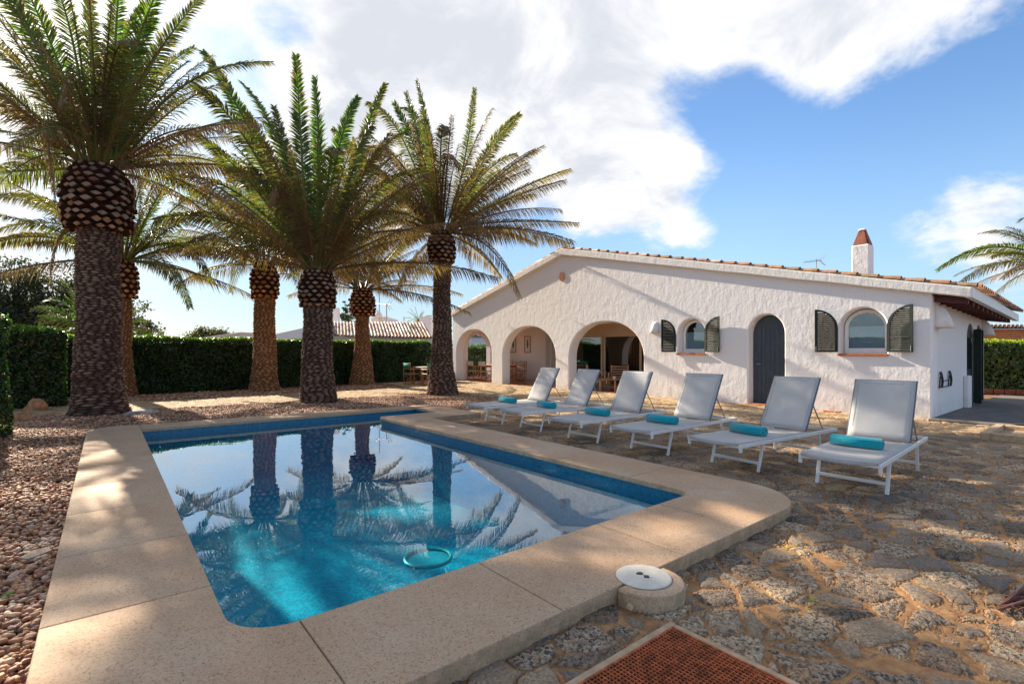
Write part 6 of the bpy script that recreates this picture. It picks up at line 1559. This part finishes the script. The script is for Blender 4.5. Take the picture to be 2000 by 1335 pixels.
def leafy(label, loc, rz_, s_=1.0):
    mb = MB(); vs = [(-.05 * s_, 0, .004), (-.02 * s_, .012 * s_, .010), (.03 * s_, .008 * s_, .010), (.05 * s_, 0, .003), (.03 * s_, -.008 * s_, .008), (-.02 * s_, -.012 * s_, .008), (0, 0, .004)]
    mb.add(vs, [(0, 1, 6), (1, 2, 6), (2, 3, 6), (3, 4, 6), (4, 5, 6), (5, 0, 6)]); o = mb.build('fallen_leaf', M_GLEAF, label=label, category='leaf'); o.location = loc; o.rotation_euler = (0, 0, rz_); o.modifiers.new('t', 'SOLIDIFY').thickness = .0015; return o
leafy('green leaf lying on the gravel at the left', (-.42, 3.92, .05), .6, .8)
leafy('green leaf blade growing between paving stones right of the skimmer', (3.02, 1.10, .02), -.9, .7)
# dry frond remains at the right edge
p = at(1990, 1185, 2.74)
df = MB(); random.seed(5)
for k in range(16):
    a = Vector((U(-.18, .0), U(-.03, .06), U(.015, .05))); df.tube([a, a + Vector((U(.15, .25), U(-.12, -.02), U(-.01, .03))), a + Vector((U(.35, .5), U(-.3, -.1), U(-.01, .01)))], [.005, .008, .003], 5)
df.tube([(-.20, .06, .03), (.0, -.03, .045), (.3, -.2, .03)], [.006, .012, .014], 6)
o = df.build('dry_frond_debris', M_DRY, label='bundle of dry brown palm stalks on the paving at the right edge', category='debris'); o.location = (p.x, p.y, .0)
# low tan kerb frame on the right (open planting box)
kb = empty('planter_frame', (12.0, .9, 0), 0, 'low sandy concrete frame set in the paving at the right edge', 'planter')
mb = MB(); x0, x1, y0, y1, t, h = -1.15, .35, -1.2, .60, .12, .11
for a in ((x0, y0, x1, y0 + t), (x0, y1 - t, x1, y1), (x0, y0 + t, x0 + t, y1 - t), (x1 - t, y0 + t, x1, y1 - t)): mb.box((a[0], a[1], -.03), (a[2], a[3], h), None, 0, None, .01)
mb.build('kerb', M_CONC, kb); mb = MB(); mb.box((x0 + t, y0 + t, -.02), (x1 - t, y1 - t, .035)); mb.build('soil', simple('sandy_soil', (.40, .28, .16), .95, .3, 20, .8, 60), kb)
sh_ = MB(); vs = []; NX, NY = 24, 10; random.seed(9)
for i in range(NX + 1):
    for j in range(NY + 1):
        x_ = 1.4 * i / NX; y_ = .7 * j / NY; vs.append((x_ + .02 * wob(x_ * 5, y_ * 5), y_, .05 + .07 * abs(wob(x_ * 4, y_ * 6, 1.5)) * math.sin(pi * j / NY)))
sh_.add(vs, [(i * (NY + 1) + j, (i + 1) * (NY + 1) + j, (i + 1) * (NY + 1) + j + 1, i * (NY + 1) + j + 1) for i in range(NX) for j in range(NY)])
o = sh_.build('black_sheet', M_SHEET, smooth=True, label='crumpled black plastic sheet on the ground at the right edge', category='sheet'); o.location = (13.0, .7, .0); o.rotation_euler = (0, 0, -.15); o.modifiers.new('t', 'SOLIDIFY').thickness = .01

# fallen bits of leaf and bark on the paving and the gravel
def litter():
    rs = np.random.RandomState(8); n = 420
    X = rs.uniform(-1.5, 9, n); Y = rs.uniform(.2, 14, n); k = np.array([not in_coping(a, b, -.02) for a, b in zip(X, Y)]); X, Y = X[k], Y[k]; n = len(X)
    z = np.where(np.array([in_patio(a, b) for a, b in zip(X, Y)]), .020, .045)
    a = rs.uniform(0, 2 * pi, n); L = rs.uniform(.012, .05, n); W = rs.uniform(.003, .008, n); t = rs.uniform(-.004, .010, n)
    dx, dy = np.cos(a), np.sin(a)
    V = np.stack([np.stack([X - dx * L, Y - dy * L, z], 1), np.stack([X - dy * W, Y + dx * W, z + .004], 1), np.stack([X + dx * L, Y + dy * L, z + t], 1), np.stack([X + dy * W, Y - dx * W, z + .002], 1)], 1).reshape(-1, 3)
    c = np.array([(.20, .10, .05)]) * rs.uniform(.4, 1.6, (n, 1)); np_mesh('leaf_litter', V, np.arange(4 * n).reshape(-1, 4), M_TREE, np.repeat(c, 4, 0), smooth=False, kind='stuff', label='scattered dry leaf fragments on the paving and gravel')
litter()
